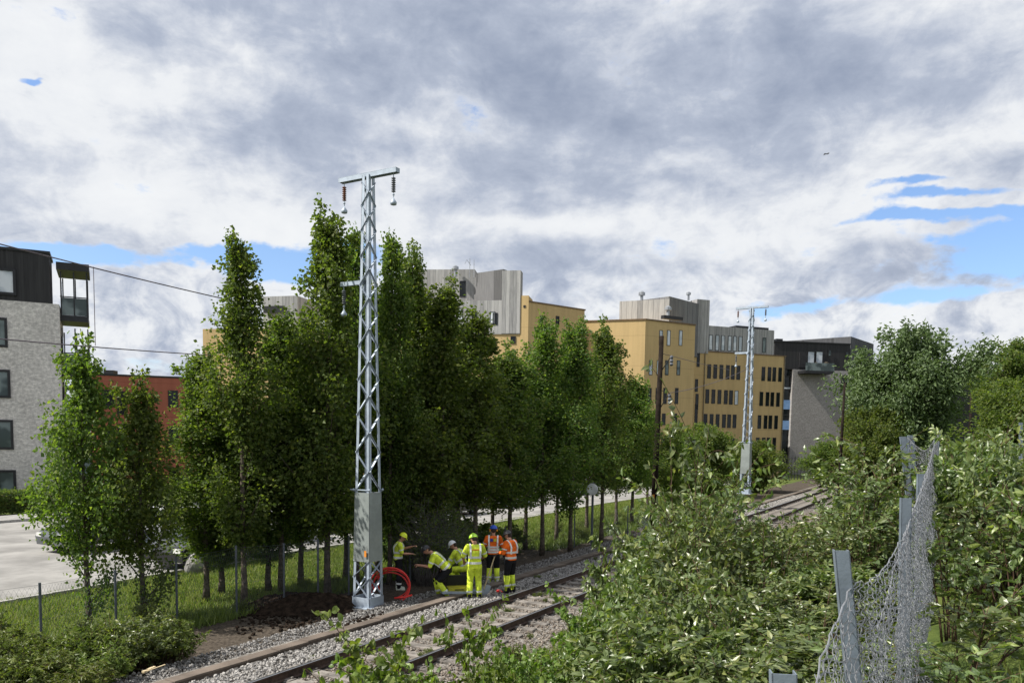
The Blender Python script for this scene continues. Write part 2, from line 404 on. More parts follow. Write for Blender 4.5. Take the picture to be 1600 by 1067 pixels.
def islmat(name, cols, rough=.9):
    m = bpy.data.materials.new(name); m.use_nodes = True; t = NT(m.node_tree); b = t.n['Principled BSDF']
    g = t.new('ShaderNodeNewGeometry'); cr = t.new('ShaderNodeValToRGB'); t.link(g.outputs['Random Per Island'], cr.inputs[0])
    e_ = cr.color_ramp.elements; e_[0].color = (*cols[0], 1); e_[1].color = (*cols[-1], 1)
    for i, c in enumerate(cols[1:-1]): q = e_.new((i+1)/(len(cols)-1)); q.color = (*c, 1)
    t.link(cr.outputs[0], b.inputs['Base Color']); b.inputs['Roughness'].default_value = rough; b.inputs['Specular IOR Level'].default_value = .2; return m
greyst = islmat('ballast_grey', [(.075, .07, .065), (.20, .19, .18), (.38, .365, .35), (.26, .25, .235)])
brownst = islmat('ballast_brown', [(.07, .058, .048), (.17, .14, .115), (.28, .25, .215), (.12, .10, .085)])
tag(stones('ballast', 26000, (-11.75, -10.6), (5, 62), .040, greyst), 'pale grey crushed stone between cable trough and rail', 'ballast')
tag(stones('track_ballast', 26000, (-10.38, -7.4), (6, 50), .036, brownst, .005, ((-9.04, -8.87),)), 'brownish stained crushed stone between and beside the rails', 'ballast')
tag(stones('side_gravel', 14000, (-13.3, -12.25), (5, 45), .034, islmat('side_stone', [(.07, .065, .06), (.2, .19, .18), (.32, .31, .3)]), -.06), 'grey gravel left of the cable trough', 'gravel')

# ------------------------------------------------------------------ lattice masts
galv = mat('galvanised_steel', (.37, .43, .51), .5, .25, .08, 5, .05, spec=.5)
galv_p = mat('galvanised_panel', (.25, .28, .275), .55, .2, .10, 2.0, .05, spec=.5)
brownins = mat('insulator_brown', (.16, .055, .03), .3); greyins = mat('insulator_grey', (.10, .11, .13), .35)
redm = mat('red_plastic', (.62, .035, .03), .38, 0, .08)
def make_mast():
    m = thing('lattice_mast', 'tall new galvanised lattice railway mast standing in front of the poplars', 'mast')
    HT = 10.95; B0, B1 = .56, .22
    def half(z): return (B0+(B1-B0)*z/HT)/2
    def corner(z, i):
        h_ = half(z); sx, sy = ((-1,-1),(1,-1),(1,1),(-1,1))[i]; return np.array((sx*h_, sy*h_, z))
    for i in range(4):
        sx, sy = ((-1,-1),(1,-1),(1,1),(-1,1))[i]; mb = MB()
        for (ax, ay) in ((1, 0), (0, 1)):
            wd = .085
            V = []
            for z in (0.02, HT):
                c = corner(z, i); o_ = np.array((-sx*wd*ax, -sy*wd*ay, 0)); th = np.array((-sx*.009*ay, -sy*.009*ax, 0))
                V += [c, c+o_, c+o_+th, c+th]
            mb.add(V, [(0,1,2,3),(7,6,5,4),(0,4,5,1),(1,5,6,2),(2,6,7,3),(3,7,4,0)])
        mb.build('leg', galv, m)
    def P(z, i, j, side):   # point on face i-j at side 0/1, slightly outside
        a, c = corner(z, i), corner(z, j); p = a*(1-side)+c*side
        nrm = (a+c)/2; nrm[2] = 0; nrm /= np.linalg.norm(nrm); return p*np.array((.97, .97, 1))+nrm*.010
    for f in range(4):
        i, j = f, (f+1) % 4; mb = MB(); z = .30; sd_ = f % 2
        # X braces under the panel
        for (za, ca, zc, cc) in ((.25, 0, .78, 1), (.25, 1, .78, 0), (.80, 0, 1.22, 1)): MB().bar(P(za, i, j, ca), P(zc, i, j, cc), .05, .008).build('brace', galv, m)
        z = 3.0
        while z < HT-.35:
            st = (half(z)*2)*1.0+.05; st = max(st, .27)
            z2 = min(z+st, HT-.15)
            mb.bar(P(z, i, j, sd_), P(z2, i, j, 1-sd_), .055, .008); sd_ = 1-sd_; z = z2
        mb.build('lattice', galv, m)
        mb = MB(); nrm = None
        a, c = corner(2.98, i), corner(2.98, j); nrm = (a+c)/2; nrm[2] = 0; nrm /= np.linalg.norm(nrm)
        V = []
        for z in (1.2, 2.98):
            a, c = corner(z, i), corner(z, j)
            for (q, off) in ((a*.999, .004), (c*.999, .004), (c*.999, .012), (a*.999, .012)):
                V.append(np.array((q[0], q[1], z))+nrm*off)
        mb.add(V, [(0,1,2,3),(7,6,5,4),(0,4,5,1),(1,5,6,2),(2,6,7,3),(3,7,4,0)])
        mid = (corner(2.2, i)+corner(2.2, j))/2
        mb.build('climb_guard', galv_p, m)
    mb = MB()
    for i in range(4):
        j = (i+1) % 4; a, c = corner(.14, i), corner(.14, j); nrm = (a+c)/2; nrm[2] = 0; nrm /= np.linalg.norm(nrm)
        mb.bar(a+nrm*.014, c+nrm*.014, .012, .26, up=(0, 0, 1))
    mb.build('foot_band', galv, m)
    MB().box((0, 0, .01), (.80, .80, .03)).build('base_plate', galv, m, bevel=.004)
    mb = MB()
    for z in (3.05,):
        for i in range(4):
            c = corner(z, i); mb.sphere(c*1.12*np.array((1, 1, 1/1.12)), .035, 8, 6)
        mb.bar(corner(z, 0)*np.array((1.7, 1.0, 1)), corner(z, 1)*np.array((1.2, 1, 1)), .03, .03)
    mb.build('bolt', galv, m)
    mb = MB(); mb.box((0, 0, HT+.05), (1.86, .16, .012)).box((0, -.074, HT-.005), (1.86, .012, .11)).box((0, .074, HT-.005), (1.86, .012, .11))
    mb.box((-.924, 0, HT), (.01, .15, .1)); mb.box((.924, 0, HT), (.01, .15, .1))
    mb.build('crossarm', galv, m)
    mb = MB(); zs = 8.38; mb.box((-.50, 0, zs), (.80, .10, .012)).box((-.50, -.045, zs-.05), (.80, .010, .10)).box((-.50, .045, zs-.05), (.80, .010, .10))
    mb.bar((-.13, 0, zs-.1), (-.13, 0, zs-.32), .05); mb.build('side_arm', galv, m)
    def insul(x, z, im):
        mb = MB(); mb.tube([(x, 0, z), (x, 0, z-.10)], .012)
        ins = mb.build('hanger', galv, m)
        pr = []
        for k in range(7): zz = z-.10-k*.052; pr += [(.030, zz), (.055, zz-.014), (.055, zz-.026), (.030, zz-.040)]
        o = MB().lathe((x, 0, 0), [(max(r_, .01), q) for r_, q in pr[::-1]], 12).build('insulator', im, m, True)
        mb = MB(); zb = z-.47
        mb.tube([(x, 0, zb), (x, 0, zb-.14)], .014).sphere((x, 0, zb-.04), .03, 8, 6)
        mb.build('rod', galv, m)
        mb = MB(); mb.lathe((x, 0, zb-.30), [(.03, 0), (.075, .015), (.085, .07), (.05, .12), (.02, .17)], 12)
        mb.tube([(x-.07, 0, zb-.24), (x, 0, zb-.10), (x+.07, 0, zb-.24)], .009)
        mb.build('clamp', galv, m, True)
    insul(-.80, HT-.06, brownins); insul(.80, HT-.06, greyins); insul(-.82, 8.28, greyins)
    return m
mast = make_mast(); p = W(575, 946, 20.7); mast.location = (p.x, p.y, p.z); mast.rotation_euler = (0, 0, -TH)
bpy.context.view_layer.update()
mast2 = copy_tree(mast); p = W(1164, 771, 47.8); mast2.location = (p.x, p.y, p.z); mast['group'] = mast2['group'] = 'lattice railway masts'
mast2['label'] = 'smaller looking lattice mast far along the line in front of the ochre building'
MB().box((.17, -.31, 1.42), (.07, .006, .16)).build('orange_marker', mat('orange_mark', (.7, .25, .03), .6), mast)

# concrete foot and spoil heap round the mast
x, y = mast.location.x, mast.location.y
mb = MB(); mb.box((x, y, mast.location.z-.25), (.95, .95, .48), -TH)
tag(mb.build('mast_foundation', mat('concrete', (.30, .29, .275), .9, 0, .1, 3, .3)), 'square concrete foundation under the near lattice mast', 'foundation')
def heap(name, cx, cy, rx, ry, h_, rot, m, seed=1, res=70):
    g = np.linspace(-1.2, 1.2, res); X, Y = np.meshgrid(g, g); r2 = X**2+Y**2
    zz = np.clip(1-r2, 0, None)**.8*h_*(1+.30*snoise(X*3, Y*3, 1.6, seed))+(.06*snoise(X*8, Y*8, 1.9, seed+3)+rng.normal(0, .022, X.shape))*np.clip(1.3-r2, 0, 1)*min(1, h_*2)
    zz -= .12*np.clip(r2-.9, 0, None)
    xx = cx+(X*rx)*math.cos(rot)-(Y*ry)*math.sin(rot); yy = cy+(X*rx)*math.sin(rot)+(Y*ry)*math.cos(rot)
    zz = hgt(xx, yy)+zz-.03; i_ = np.arange(res*res).reshape(res, res)
    f = np.stack([i_[:-1, :-1], i_[:-1, 1:], i_[1:, 1:], i_[1:, :-1]], -1).reshape(-1, 4)
    return link(name, npmesh(name, np.stack([xx, yy, zz], -1).reshape(-1, 3), [f], [m], False))
soil = mat('dark_soil', (.032, .022, .016), .95, 0, .2, 7, .9, 18, spec=.1, col2=(.010, .007, .005))
p = W(500, 950, 20.9); tag(heap('dirt_heap', p.x-.2, p.y, 2.1, 1.0, .42, TH*.3, soil), 'dark brown heap of dug soil left of the near mast foot', 'dirt pile')
p = W(680, 925, 22.2)
graym = mat('grey_spoil', (.115, .10, .088), .95, 0, .25, 9, .8, 22, spec=.1)
tag(heap('gravel_heap', p.x+.2, p.y-.5, 1.4, .7, .12, TH, graym, 4), 'low heap of grey gravel between the red hose and the track', 'gravel pile')
mb = MB()
for i in range(700):
    q = W(random.uniform(370, 600), random.uniform(945, 1000), 19.6+random.gauss(0, 1.0)); z = H(q.x, q.y)
    r_ = random.uniform(.015, .055); mb.sphere((q.x, q.y, z+random.uniform(0, .15)*(.3)), (r_, r_*random.uniform(.7, 1.3), r_*.7), 6, 4)
tag(mb.build('dirt_clods', soil), 'loose clods of dark soil scattered at the heap', 'soil', kind='stuff')

# red hose coil leaning against the mast
hose = thing('red_hose_coil', 'coil of thick red cable hose standing on edge beside the mast foot', 'hose', tuple(W(618, 933, 21.0)))
def ring(cx, cz, r_, a0, a1, yo, tw=.0, n=46):
    return [(cx+r_*math.cos(a)*1.08, yo+tw*math.sin(a*1.3), cz+r_*.98*math.sin(a)) for a in np.linspace(R(a0), R(a1), n)]
mb = MB()
mb.tube(ring(-.12, .38, .50, -62, 205, .00, .05), .021, 8)
mb.tube(ring(-.08, .40, .44, -70, 215, .07, -.06), .021, 8)
mb.tube(ring(-.16, .36, .56, -50, 172, -.06, .04), .021, 8)
mb.tube(ring(-.18, .22, .52, 10, 188, .10, .08), .021, 8)
mb.tube([(-.72, -.05, .42), (-.76, -.02, .28), (-.70, 0, .06), (-.45, .05, .02)], .03, 8)
mb.tube([(-.02, -.1, .00), (.15, -.12, .03), (.32, -.1, .035), (.50, -.02, .09)], .030, 8)
mb.build('hose', redm, hose, True); hose.scale = (.88,)*3

# ------------------------------------------------------------------ buildings
brick = bpy.data.materials.new('pale_brick'); brick.use_nodes = True
def brickmat(m, c1, c2, mort, sc=1.0):
    t = NT(m.node_tree); b = t.n['Principled BSDF']; co = t.new('ShaderNodeTexCoord').outputs['Object']
    sp = t.new('ShaderNodeSeparateXYZ'); t.link(co, sp.inputs[0])
    v = t.comb(t.m('ADD', sp.outputs[0], sp.outputs[1]), sp.outputs[2], 0)
    br = t.new('ShaderNodeTexBrick'); br.inputs['Scale'].default_value = 1.0*sc; br.inputs['Brick Width'].default_value = .24; br.inputs['Row Height'].default_value = .075
    br.inputs['Mortar Size'].default_value = .008; br.inputs['Bias'].default_value = 0
    t.link(v, br.inputs['Vector']); br.inputs['Color1'].default_value = (*c1, 1); br.inputs['Color2'].default_value = (*c2, 1); br.inputs['Mortar'].default_value = (*mort, 1)
    n = t.noise(co, .8, 5, .6).outputs[0]; n2 = t.noise(v, 5, 3, .6).outputs[0]
    f = t.m('ADD', t.m('MULTIPLY', t.sstep(n, .25, .75), .16), .86); f = t.m('MULTIPLY', f, t.m('ADD', t.m('MULTIPLY', t.sstep(n2, .3, .7), .35), .8))
    vm = t.new('ShaderNodeVectorMath', operation='SCALE'); t.link(br.outputs[0], vm.inputs[0]); t.link(f, vm.inputs['Scale'])
    t.link(vm.outputs[0], b.inputs['Base Color']); b.inputs['Roughness'].default_value = .9; b.inputs['Specular IOR Level'].default_value = .2
brickmat(brick, (.72, .69, .65), (.52, .50, .475), (.50, .48, .46))
brick2 = bpy.data.materials.new('grey_brick'); brick2.use_nodes = True; brickmat(brick2, (.40, .385, .375), (.30, .285, .275), (.30, .29, .28))
def boardmat(name, c1, c2, wdt=.14, dark=.5):
    m = bpy.data.materials.new(name); m.use_nodes = True; MATS[name] = m
    t = NT(m.node_tree); b = t.n['Principled BSDF']; co = t.new('ShaderNodeTexCoord').outputs['Object']
    sp = t.new('ShaderNodeSeparateXYZ'); t.link(co, sp.inputs[0]); x = t.m('DIVIDE', t.m('ADD', sp.outputs[0], t.m('MULTIPLY', sp.outputs[1], 1.37)), wdt)
    cell = t.m('FLOOR', x); wn = t.new('ShaderNodeTexWhiteNoise', noise_dimensions='1D'); t.link(cell, wn.inputs['W'])
    fr = t.m('FRACT', x); gap = t.m('GREATER_THAN', t.m('ABSOLUTE', t.m('SUBTRACT', fr, .5)), .46)
    st = t.noise(t.comb(t.m('MULTIPLY', sp.outputs[0], 6), t.m('MULTIPLY', sp.outputs[1], 6), t.m('MULTIPLY', sp.outputs[2], .5)), 1.5, 4, .6).outputs[0]
    f = t.m('ADD', t.m('MULTIPLY', wn.outputs['Value'], .6), t.m('MULTIPLY', t.sstep(st, .3, .7), .4))
    c = t.mix(f, c1, c2); c = t.mix(t.m('MULTIPLY', gap, dark), c, (.03, .03, .03))
    t.link(c, b.inputs['Base Color']); b.inputs['Roughness'].default_value = .85; b.inputs['Specular IOR Level'].default_value = .2
    return m
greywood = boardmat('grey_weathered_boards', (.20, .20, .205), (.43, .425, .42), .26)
blackwood = boardmat('black_boards', (.028, .028, .030), (.05, .05, .052), .18, .8)
def rendermat(name, col, amt=.16):
    m = bpy.data.materials.new(name); m.use_nodes = True; MATS[name] = m; t = NT(m.node_tree); b = t.n['Principled BSDF']; co = t.new('ShaderNodeTexCoord').outputs['Object']
    sp = t.new('ShaderNodeSeparateXYZ'); t.link(co, sp.inputs[0])
    st = t.noise(t.comb(t.m('MULTIPLY', sp.outputs[0], 2.2), t.m('MULTIPLY', sp.outputs[1], 2.2), t.m('MULTIPLY', sp.outputs[2], .12)), 1.0, 6, .65).outputs[0]; lg = t.noise(co, .22, 5, .6).outputs[0]; fn = t.noise(co, 9, 4, .7).outputs[0]
    jt = t.m('LESS_THAN', t.m('FRACT', t.m('DIVIDE', t.m('ADD', sp.outputs[2], .25), 3.05)), .012)
    f = t.m('ADD', t.m('ADD', t.m('MULTIPLY', t.sstep(st, .35, .75), -amt), t.m('MULTIPLY', t.m('SUBTRACT', lg, .5), amt*1.5)), t.m('MULTIPLY', t.m('SUBTRACT', fn, .5), .14)); f = t.m('ADD', t.m('SUBTRACT', f, t.m('MULTIPLY', jt, .28)), 1.05)
    vm = t.new('ShaderNodeVectorMath', operation='SCALE'); vm.inputs[0].default_value = col; t.link(f, vm.inputs['Scale']); t.link(vm.outputs[0], b.inputs['Base Color']); b.inputs['Roughness'].default_value = .92; b.inputs['Specular IOR Level'].default_value = .15
    return m
ochre = rendermat('ochre_render', (.48, .350, .175))
redr = rendermat('red_render', (.34, .115, .08))
darkm = mat('dark_metal', (.022, .023, .026), .45, .2, .1)
concm = mat('balcony_concrete', (.30, .29, .28), .85, 0, .1)
roofm = mat('roofing_felt', (.07, .07, .072), .9, 0, .15)
def glassmat(name, col, rough=.06, tint=(.02, .025, .03)):
    m = bpy.data.materials.new(name); m.use_nodes = True; MATS[name] = m
    t = NT(m.node_tree); b = t.n['Principled BSDF']; co = t.new('ShaderNodeTexCoord').outputs['Object']
    n = t.noise(co, .9, 2, .5).outputs[0]; t.link(t.mix(t.sstep(n, .42, .58), tint, col), b.inputs['Base Color'])
    b.inputs['Roughness'].default_value = rough; b.inputs['Specular IOR Level'].default_value = .35; b.inputs['IOR'].default_value = 1.45
    return m
glass_d = glassmat('glass_dark', (.012, .016, .018), tint=(.006, .008, .01)); glass_w = glassmat('glass_white_reflection', (.62, .66, .70), .12, (.42, .47, .52)); glass_m = glassmat('glass_mid', (.16, .20, .20), .08, (.05, .07, .07))  # whitish glass: the white window reflections are painted into its colour
glass_b = glassmat('glass_blind_blue', (.24, .40, .68), .2, (.18, .32, .58))

class Facade:
    """a vertical plane through A and B (world XY), a along it, outward normal to the viewer's side"""
    def __init__(s, A, B):
        s.A = np.array(A[:2], float); d = np.array(B[:2], float)-s.A; s.L = np.linalg.norm(d); s.d = d/s.L; s.n = np.array((s.d[1], -s.d[0])); s.rz = math.atan2(s.d[1], s.d[0])
        if s.n @ (-s.A) < 0: s.n = -s.n
        s.out = s.n
    def pt(s, a, o=0.0): return s.A+s.d*a+s.n*o
    def apx(s, px):       # distance along the wall seen at photo column px
        r = ray(px, 650); r = np.array((r.x, r.y)); M = np.array([s.d, -r]).T; return np.linalg.solve(M, -s.A)[0]
    def zpy(s, py, px):
        a = s.apx(px); q = s.pt(a); r = ray(px, py); return CAMZ+r.z*(q[1]/r.y)
def window(parent, f, a, z0, w_, h_, glass, frame=darkm, depth=.10, mull=0, fr=.05, base=(0, 0)):
    """frame ring with a pane as sub-part; stands 3 mm to a few cm proud of the wall"""
    mb = MB(); c = f.pt(a, .02)
    for (da, dz_, ww, hh) in ((0, fr/2, w_, fr), (0, h_-fr/2, w_, fr), (-w_/2+fr/2, h_/2, fr, h_-2*fr), (w_/2-fr/2, h_/2, fr, h_-2*fr)):
        q = f.pt(a+da, .015); mb.box((q[0], q[1], z0+dz_), (ww, depth, hh), f.rz)
    for k in range(mull):
        q = f.pt(a-w_/2+w_*(k+1)/(mull+1), .015); mb.box((q[0], q[1], z0+h_/2), (fr*.8, depth*.8, h_-2*fr), f.rz)
    o = mb.build('window', frame, parent)
    q = f.pt(a, .008); MB().box((q[0], q[1], z0+h_/2), (w_-2*fr+.01, .02, h_-2*fr+.01), f.rz).build('pane', glass, o)
    return o
def wallbox(f, a0, a1, z0, z1, dep, o=0.0):
    p = [f.pt(a0, o), f.pt(a1, o), f.pt(a1, o-dep), f.pt(a0, o-dep)]
    if (p[1][0]-p[0][0])*(p[2][1]-p[1][1])-(p[1][1]-p[0][1])*(p[2][0]-p[1][0]) < 0: p = p[::-1]
    return MB().prism([tuple(q) for q in p], z0, z1)

# --- pale brick block at the left
b1 = thing('apartment_building', 'pale brick apartment block with black top storey and corner balconies at the left edge', 'building')
A = W(-330, 600, 41.5); B = W(96, 600, 47); f = Facade(A, B)
zb, zt = f.zpy(475, 90), f.zpy(397, 84)
wallbox(f, 0, f.L, -1.0, zb, 4).build('brick_wall', brick, b1)
wallbox(f, -.0, f.L-.45, zb, zt, 2.6, -.04).build('top_storey', blackwood, b1)
wallbox(f, -.1, f.L-.38, zt, zt+.14, 2.8, .04).build('parapet', darkm, b1)
for (x1, w_, y0, y1, g, mu) in ((16, 1.7, 543, 497, glass_m, 1), (18, 1.7, 622, 578, glass_m, 1), (20, 1.7, 702, 656, glass_m, 1), (22, 1.7, 778, 734, glass_m, 1)):
    a = f.apx(x1); window(b1, f, a-w_/2, f.zpy(y1+0, x1), w_, f.zpy(y0, x1)*-1+f.zpy(y1, x1) if False else abs(f.zpy(y0, x1)-f.zpy(y1, x1)), g, mull=mu, fr=.13) if False else window(b1, f, a-w_/2, f.zpy(y0, x1), w_, f.zpy(y1, x1)-f.zpy(y0, x1), g, mull=mu, fr=.13)
for x1, y0, y1 in ((31, 462, 421),):
    a = f.apx(x1); window(b1, f, a-.85, f.zpy(y0, x1), 1.75, f.zpy(y1, x1)-f.zpy(y0, x1), glass_w, mull=1, fr=.14)
for k in range(4):
    for aa in (-3.0, -6.2, -9.4):
        window(b1, f, f.apx(20)-.85+aa, f.zpy(778-80*k, 20) if k else f.zpy(778, 20), 1.7, 1.75, glass_m, mull=1, fr=.17)
# balconies on the right gable
gq = Facade(f.pt(f.L), f.pt(f.L)-f.n*11)
for k, (yt, yb) in enumerate(((487, 505), (575, 590), (655, 668), (735, 748))):
    z = W(110, yb, 49).z; z1 = z+.28
    o0, o1 = -2.8, -.35
    c = f.pt(f.L+.75, -1.9)
    MB().box((c[0], c[1], z+.12), (1.45, 2.6, .34), f.rz).build('balcony_slab', darkm, b1)
    mb = MB()
    for da in (.08, .75, 1.42):
        for oo in (-.65, -3.15): q = f.pt(f.L+da, oo); mb.box((q[0], q[1], z+1.55), (.07, .07, 2.5), f.rz)
    q = f.pt(f.L+.75, -.62); mb.box((q[0], q[1], z+1.35), (1.45, .05, .06), f.rz)
    q = f.pt(f.L+1.43, -1.9); mb.box((q[0], q[1], z+1.35), (.05, 2.6, .06), f.rz)
    mb.build('balcony_post', darkm, b1)
    q = f.pt(f.L+.75, -.64); MB().box((q[0], q[1], z+.8), (1.3, .015, 1.0), f.rz).build('railing_glass', glass_m, b1)
    q = f.pt(f.L+.06, -1.9); MB().box((q[0], q[1], z+1.4), (.04, 1.9, 2.0), f.rz).build('balcony_door', glass_w, b1)
c = f.pt(f.L+.72, -1.9); zc = W(110, 424, 49).z; MB().box((c[0], c[1], zc), (1.7, 3.0, .42), f.rz).build('balcony_roof', darkm, b1)

# --- red building
b2 = thing('red_building', 'low brick red rendered building with narrow dark windows behind the young trees', 'building')
A, B = W(140, 600, 72), W(345, 600, 76); f = Facade(A, B); zt = f.zpy(588, 200)
wallbox(f, 0, f.L, -1, zt, 14).build('wall', redr, b2); wallbox(f, -.1, f.L+.1, zt, zt+.16, 14.2, .05).build('roof_edge', darkm, b2)
MB().box((f.pt(1.0)[0]-.2, f.pt(1.0)[1]+2, zt+.35), (.9, .8, .5)).build('roof_vent', darkm, b2)
for (x_, y0, y1, wd) in ((170, 636, 609, 1.1), (191, 648, 611, .8), (271, 636, 610, .85), (300, 636, 612, .85), (170, 700, 668, 1.1), (191, 695, 662, .8), (271, 695, 665, .85), (170, 760, 730, 1.1), (271, 760, 730, .85), (225, 696, 664, .85), (225, 760, 730, .85)):
    window(b2, f, f.apx(x_), f.zpy(y0, x_), wd, f.zpy(y1, x_)-f.zpy(y0, x_), glass_d, fr=.09)

# --- ochre building, left one
b3 = thing('ochre_building', 'ochre apartment block with grey timber penthouse rising behind the poplars', 'building')
fA = Facade(W(824, 600, 78), W(911, 600, 82.5)); zr = fA.zpy(485, 908)
fA2 = Facade(W(318, 600, 84), W(824, 600, 78)) 
wallbox(fA, 0, fA.L, -1, zr, 13).build('wall', ochre, b3); wallbox(fA, 0, fA.L+.1, zr, zr+.14, 13.1, .05).build('roof_edge', mat('flashing', (.16, .10, .05), .6), b3)
a0 = fA2.apx(811); zh = fA2.zpy(462, 818)
wallbox(fA2, a0, fA2.L, -1, zh, 2.5, .06).build('wall', ochre, b3)
wallbox(fA2, 0, a0-.01, -1, fA2.zpy(514, 326)+0, 14).build('wall', ochre, b3)
zg = fA2.zpy(520, 700); aL = fA2.apx(655)
wallbox(fA2, fA2.apx(690), a0-.02, fA2.zpy(522, 800), fA2.zpy(470, 740), 1.5, .10).build('timber_front', greywood, b3)
wallbox(fA2, fA2.apx(782), a0-.03, fA2.zpy(521, 800)+.002, fA2.zpy(423, 800), 1.2, .13).build('timber_tower', greywood, b3)
fp = Facade(W(640, 600, 83), W(740, 600, 82.4)); wallbox(fp, 0, fp.L, 14, fp.zpy(421, 690), 8).build('penthouse', greywood, b3)
fp2 = Facade(W(739, 600, 82.4), W(784, 600, 80.2)); wallbox(fp2, .02, fp2.L, 14, fp2.zpy(424, 760), .6).build('penthouse', boardmat('grey_boards_shaded', (.11, .11, .115), (.22, .22, .225), .26), b3)  # same grey boards in a darker copy: shade of the recess put into the colour
window(b3, fp, fp.apx(721), fp.zpy(464, 721), .62, fp.zpy(439, 721)-fp.zpy(464, 721), glass_d, depth=.06)
for x_, y0, y1, g in ((718, 500, 486, glass_w), (768, 506, 492, glass_w), (772, 508, 492, glass_d), (740, 505, 490, glass_d)):
    a = fA2.apx(x_); window(b3, Facade(fA2.pt(0, .10), fA2.pt(10, .10)), a, fA2.zpy(y0, x_), .5, 1.15, g, depth=.05)
fw = Facade(fA2.pt(0, .0), fA2.pt(10, .0))
for x_, y_ in ((800, 537), (770, 540), (740, 545)): window(b3, fw, fA2.apx(x_), fA2.zpy(y_, x_), .5, .7, glass_d)
for x_ in (843, 868): window(b3, fA, fA.apx(x_), fA.zpy(510, x_), .42, 1.0, glass_d)
q = fA2.pt(fA2.apx(817), .07); MB().box((q[0], q[1], fA2.zpy(479, 817)), (.22, .06, .22), fA2.rz).build('wall_vent', darkm, b3)
wallbox(Facade(W(412, 600, 84), W(470, 600, 83)), 0, 3.9, 14, W(440, 464, 84).z, 5).build('terrace_screen', greywood, b3)
fq = Facade(W(412, 600, 83.8), W(452, 600, 83.1)); 
q = fq.pt(1.3, .04); MB().box((q[0], q[1], W(440, 485, 84).z), (2.4, .06, .7), fq.rz).build('terrace_shade_panel', darkm, b3)  # solid dark panel painting the shade inside the terrace
def roofvent(par, px, py, d, s=1.0, kind=0):
    p = W(px, py, d); mb = MB()
    mb.lathe((p.x, p.y, p.z-1.2*s), [(.16*s, 0), (.16*s, .75*s), (.34*s, .78*s), (.34*s, 1.05*s), (.12*s, 1.2*s)], 10)
    mb.build('roof_vent', mat('vent_metal', (.35, .37, .40), .4, .5), par)
roofvent(b3, 712, 415, 82, .9); 
p = W(734, 418, 82); mb = MB(); mb.tube([(p.x, p.y, p.z-1), (p.x, p.y, p.z+.9)], .03, 5)
mb.tube([(p.x-.5, p.y, p.z+.35), (p.x-.3, p.y, p.z+.75), (p.x+.1, p.y, p.z+.2)], .03, 5); mb.tube([(p.x+.42, p.y, p.z-1), (p.x+.42, p.y, p.z+.8)], .03, 5)
mb.build('antenna', mat('vent_metal', (1, 1, 1)), b3)

# --- ochre building, right one
b4 = thing('ochre_building', 'ochre block with rows of narrow windows and grey timber upper floor behind far mast', 'building')
fl = Facade(W(905, 600, 84.5), W(1006, 600, 82.5)); fr_ = Facade(W(1006, 600, 82.5), W(1083.5, 600, 85.9)); fb = Facade(W(1083.6, 600, 93.0), W(1225.5, 600, 97.5))
zw = fr_.zpy(500, 1010)
pl = [tuple(fl.pt(0)), tuple(fl.pt(fl.L)), tuple(fr_.pt(fr_.L)), tuple(fr_.pt(fr_.L)+np.array((1.9, 8.5))), tuple(fl.pt(0)+np.array((2, 12)))]
MB().prism(pl, -1, zw).build('wall', ochre, b4)
flash = mat('flashing', (.16, .10, .05))
mb = MB()
for ff in (fl, fr_): q0, q1 = ff.pt(-.03, .0), ff.pt(ff.L+.03, .0); mb.bar((*q0, zw+.03), (*q1, zw+.03), .16, .14)
mb.build('roof_edge', flash, b4)
zl = fb.zpy(549, 1090); wallbox(fb, 0, fb.L, -1, zl, 13).build('wall', ochre, b4)
wallbox(fb, -.02, fb.L+.08, zl, zl+.12, .3, .06).build('roof_edge', flash, b4)
aend = fb.apx(1205); zp = fb.zpy(509, 1110)
wallbox(fb, .05, aend, zl+.121, zp, 10, -.05).build('timber_storey', greywood, b4)
wallbox(fb, fb.apx(1150), aend-.4, zp+.01, zp+.35, 6, -.6).build('roof_edge', darkm, b4)
zt = fb.zpy(468, 1090)
wallbox(fb, fb.apx(1083), fb.apx(1102.5), zl-.2, zt, 3.5, .08).build('timber_tower', greywood, b4)
fp = Facade(W(965, 600, 90.5), W(1042, 600, 88.5)); wallbox(fp, 0, fp.L, 14, fp.zpy(469, 1000), 7).build('penthouse', greywood, b4)
fp = Facade(W(1042, 600, 88.5), W(1088, 600, 93)); wallbox(fp, .01, fp.L, 14, fp.zpy(468, 1060), 4).build('penthouse', MATS['grey_boards_shaded'], b4)  # right face again in the darker board copy, shade painted in
roofvent(b4, 1003, 455, 91, 1.1); roofvent(b4, 1044, 478, 86, 1.1); roofvent(b4, 1076, 456, 94, .8)
p = W(1050, 497, 85.5); MB().box((p.x, p.y, p.z), (2.6, .5, .35), fr_.rz).build('roof_duct', darkm, b4)
wins = []
for (y0, y1, xs) in ((540, 516, (1029, 1041, 1059.5)), (586, 563, (1014.5, 1026.5, 1039.5, 1057.5)), (631, 606, (1014, 1026, 1038, 1056)), (664, 646, (1012, 1025, 1037, 1055)), (700, 682, (1012, 1025, 1037, 1055))):
    for x_ in xs:
        g = glass_w if y1 < 600 and x_ != 1057.5 and x_ != 1039.5 else (glass_m if y1 == 563 else glass_d)
        window(b4, fr_, fr_.apx(x_), fr_.zpy(y0, x_), .46, fr_.zpy(y1, x_)-fr_.zpy(y0, x_), g, depth=.05, fr=.045)
colsx = (1105.5, 1115, 1124.5, 1134.5, 1142.5, 1151); colsr = (1190, 1199.5, 1207, 1216)
rows = [(591, 569), (630, 608), (667.5, 646.5), (704.5, 683.5)]
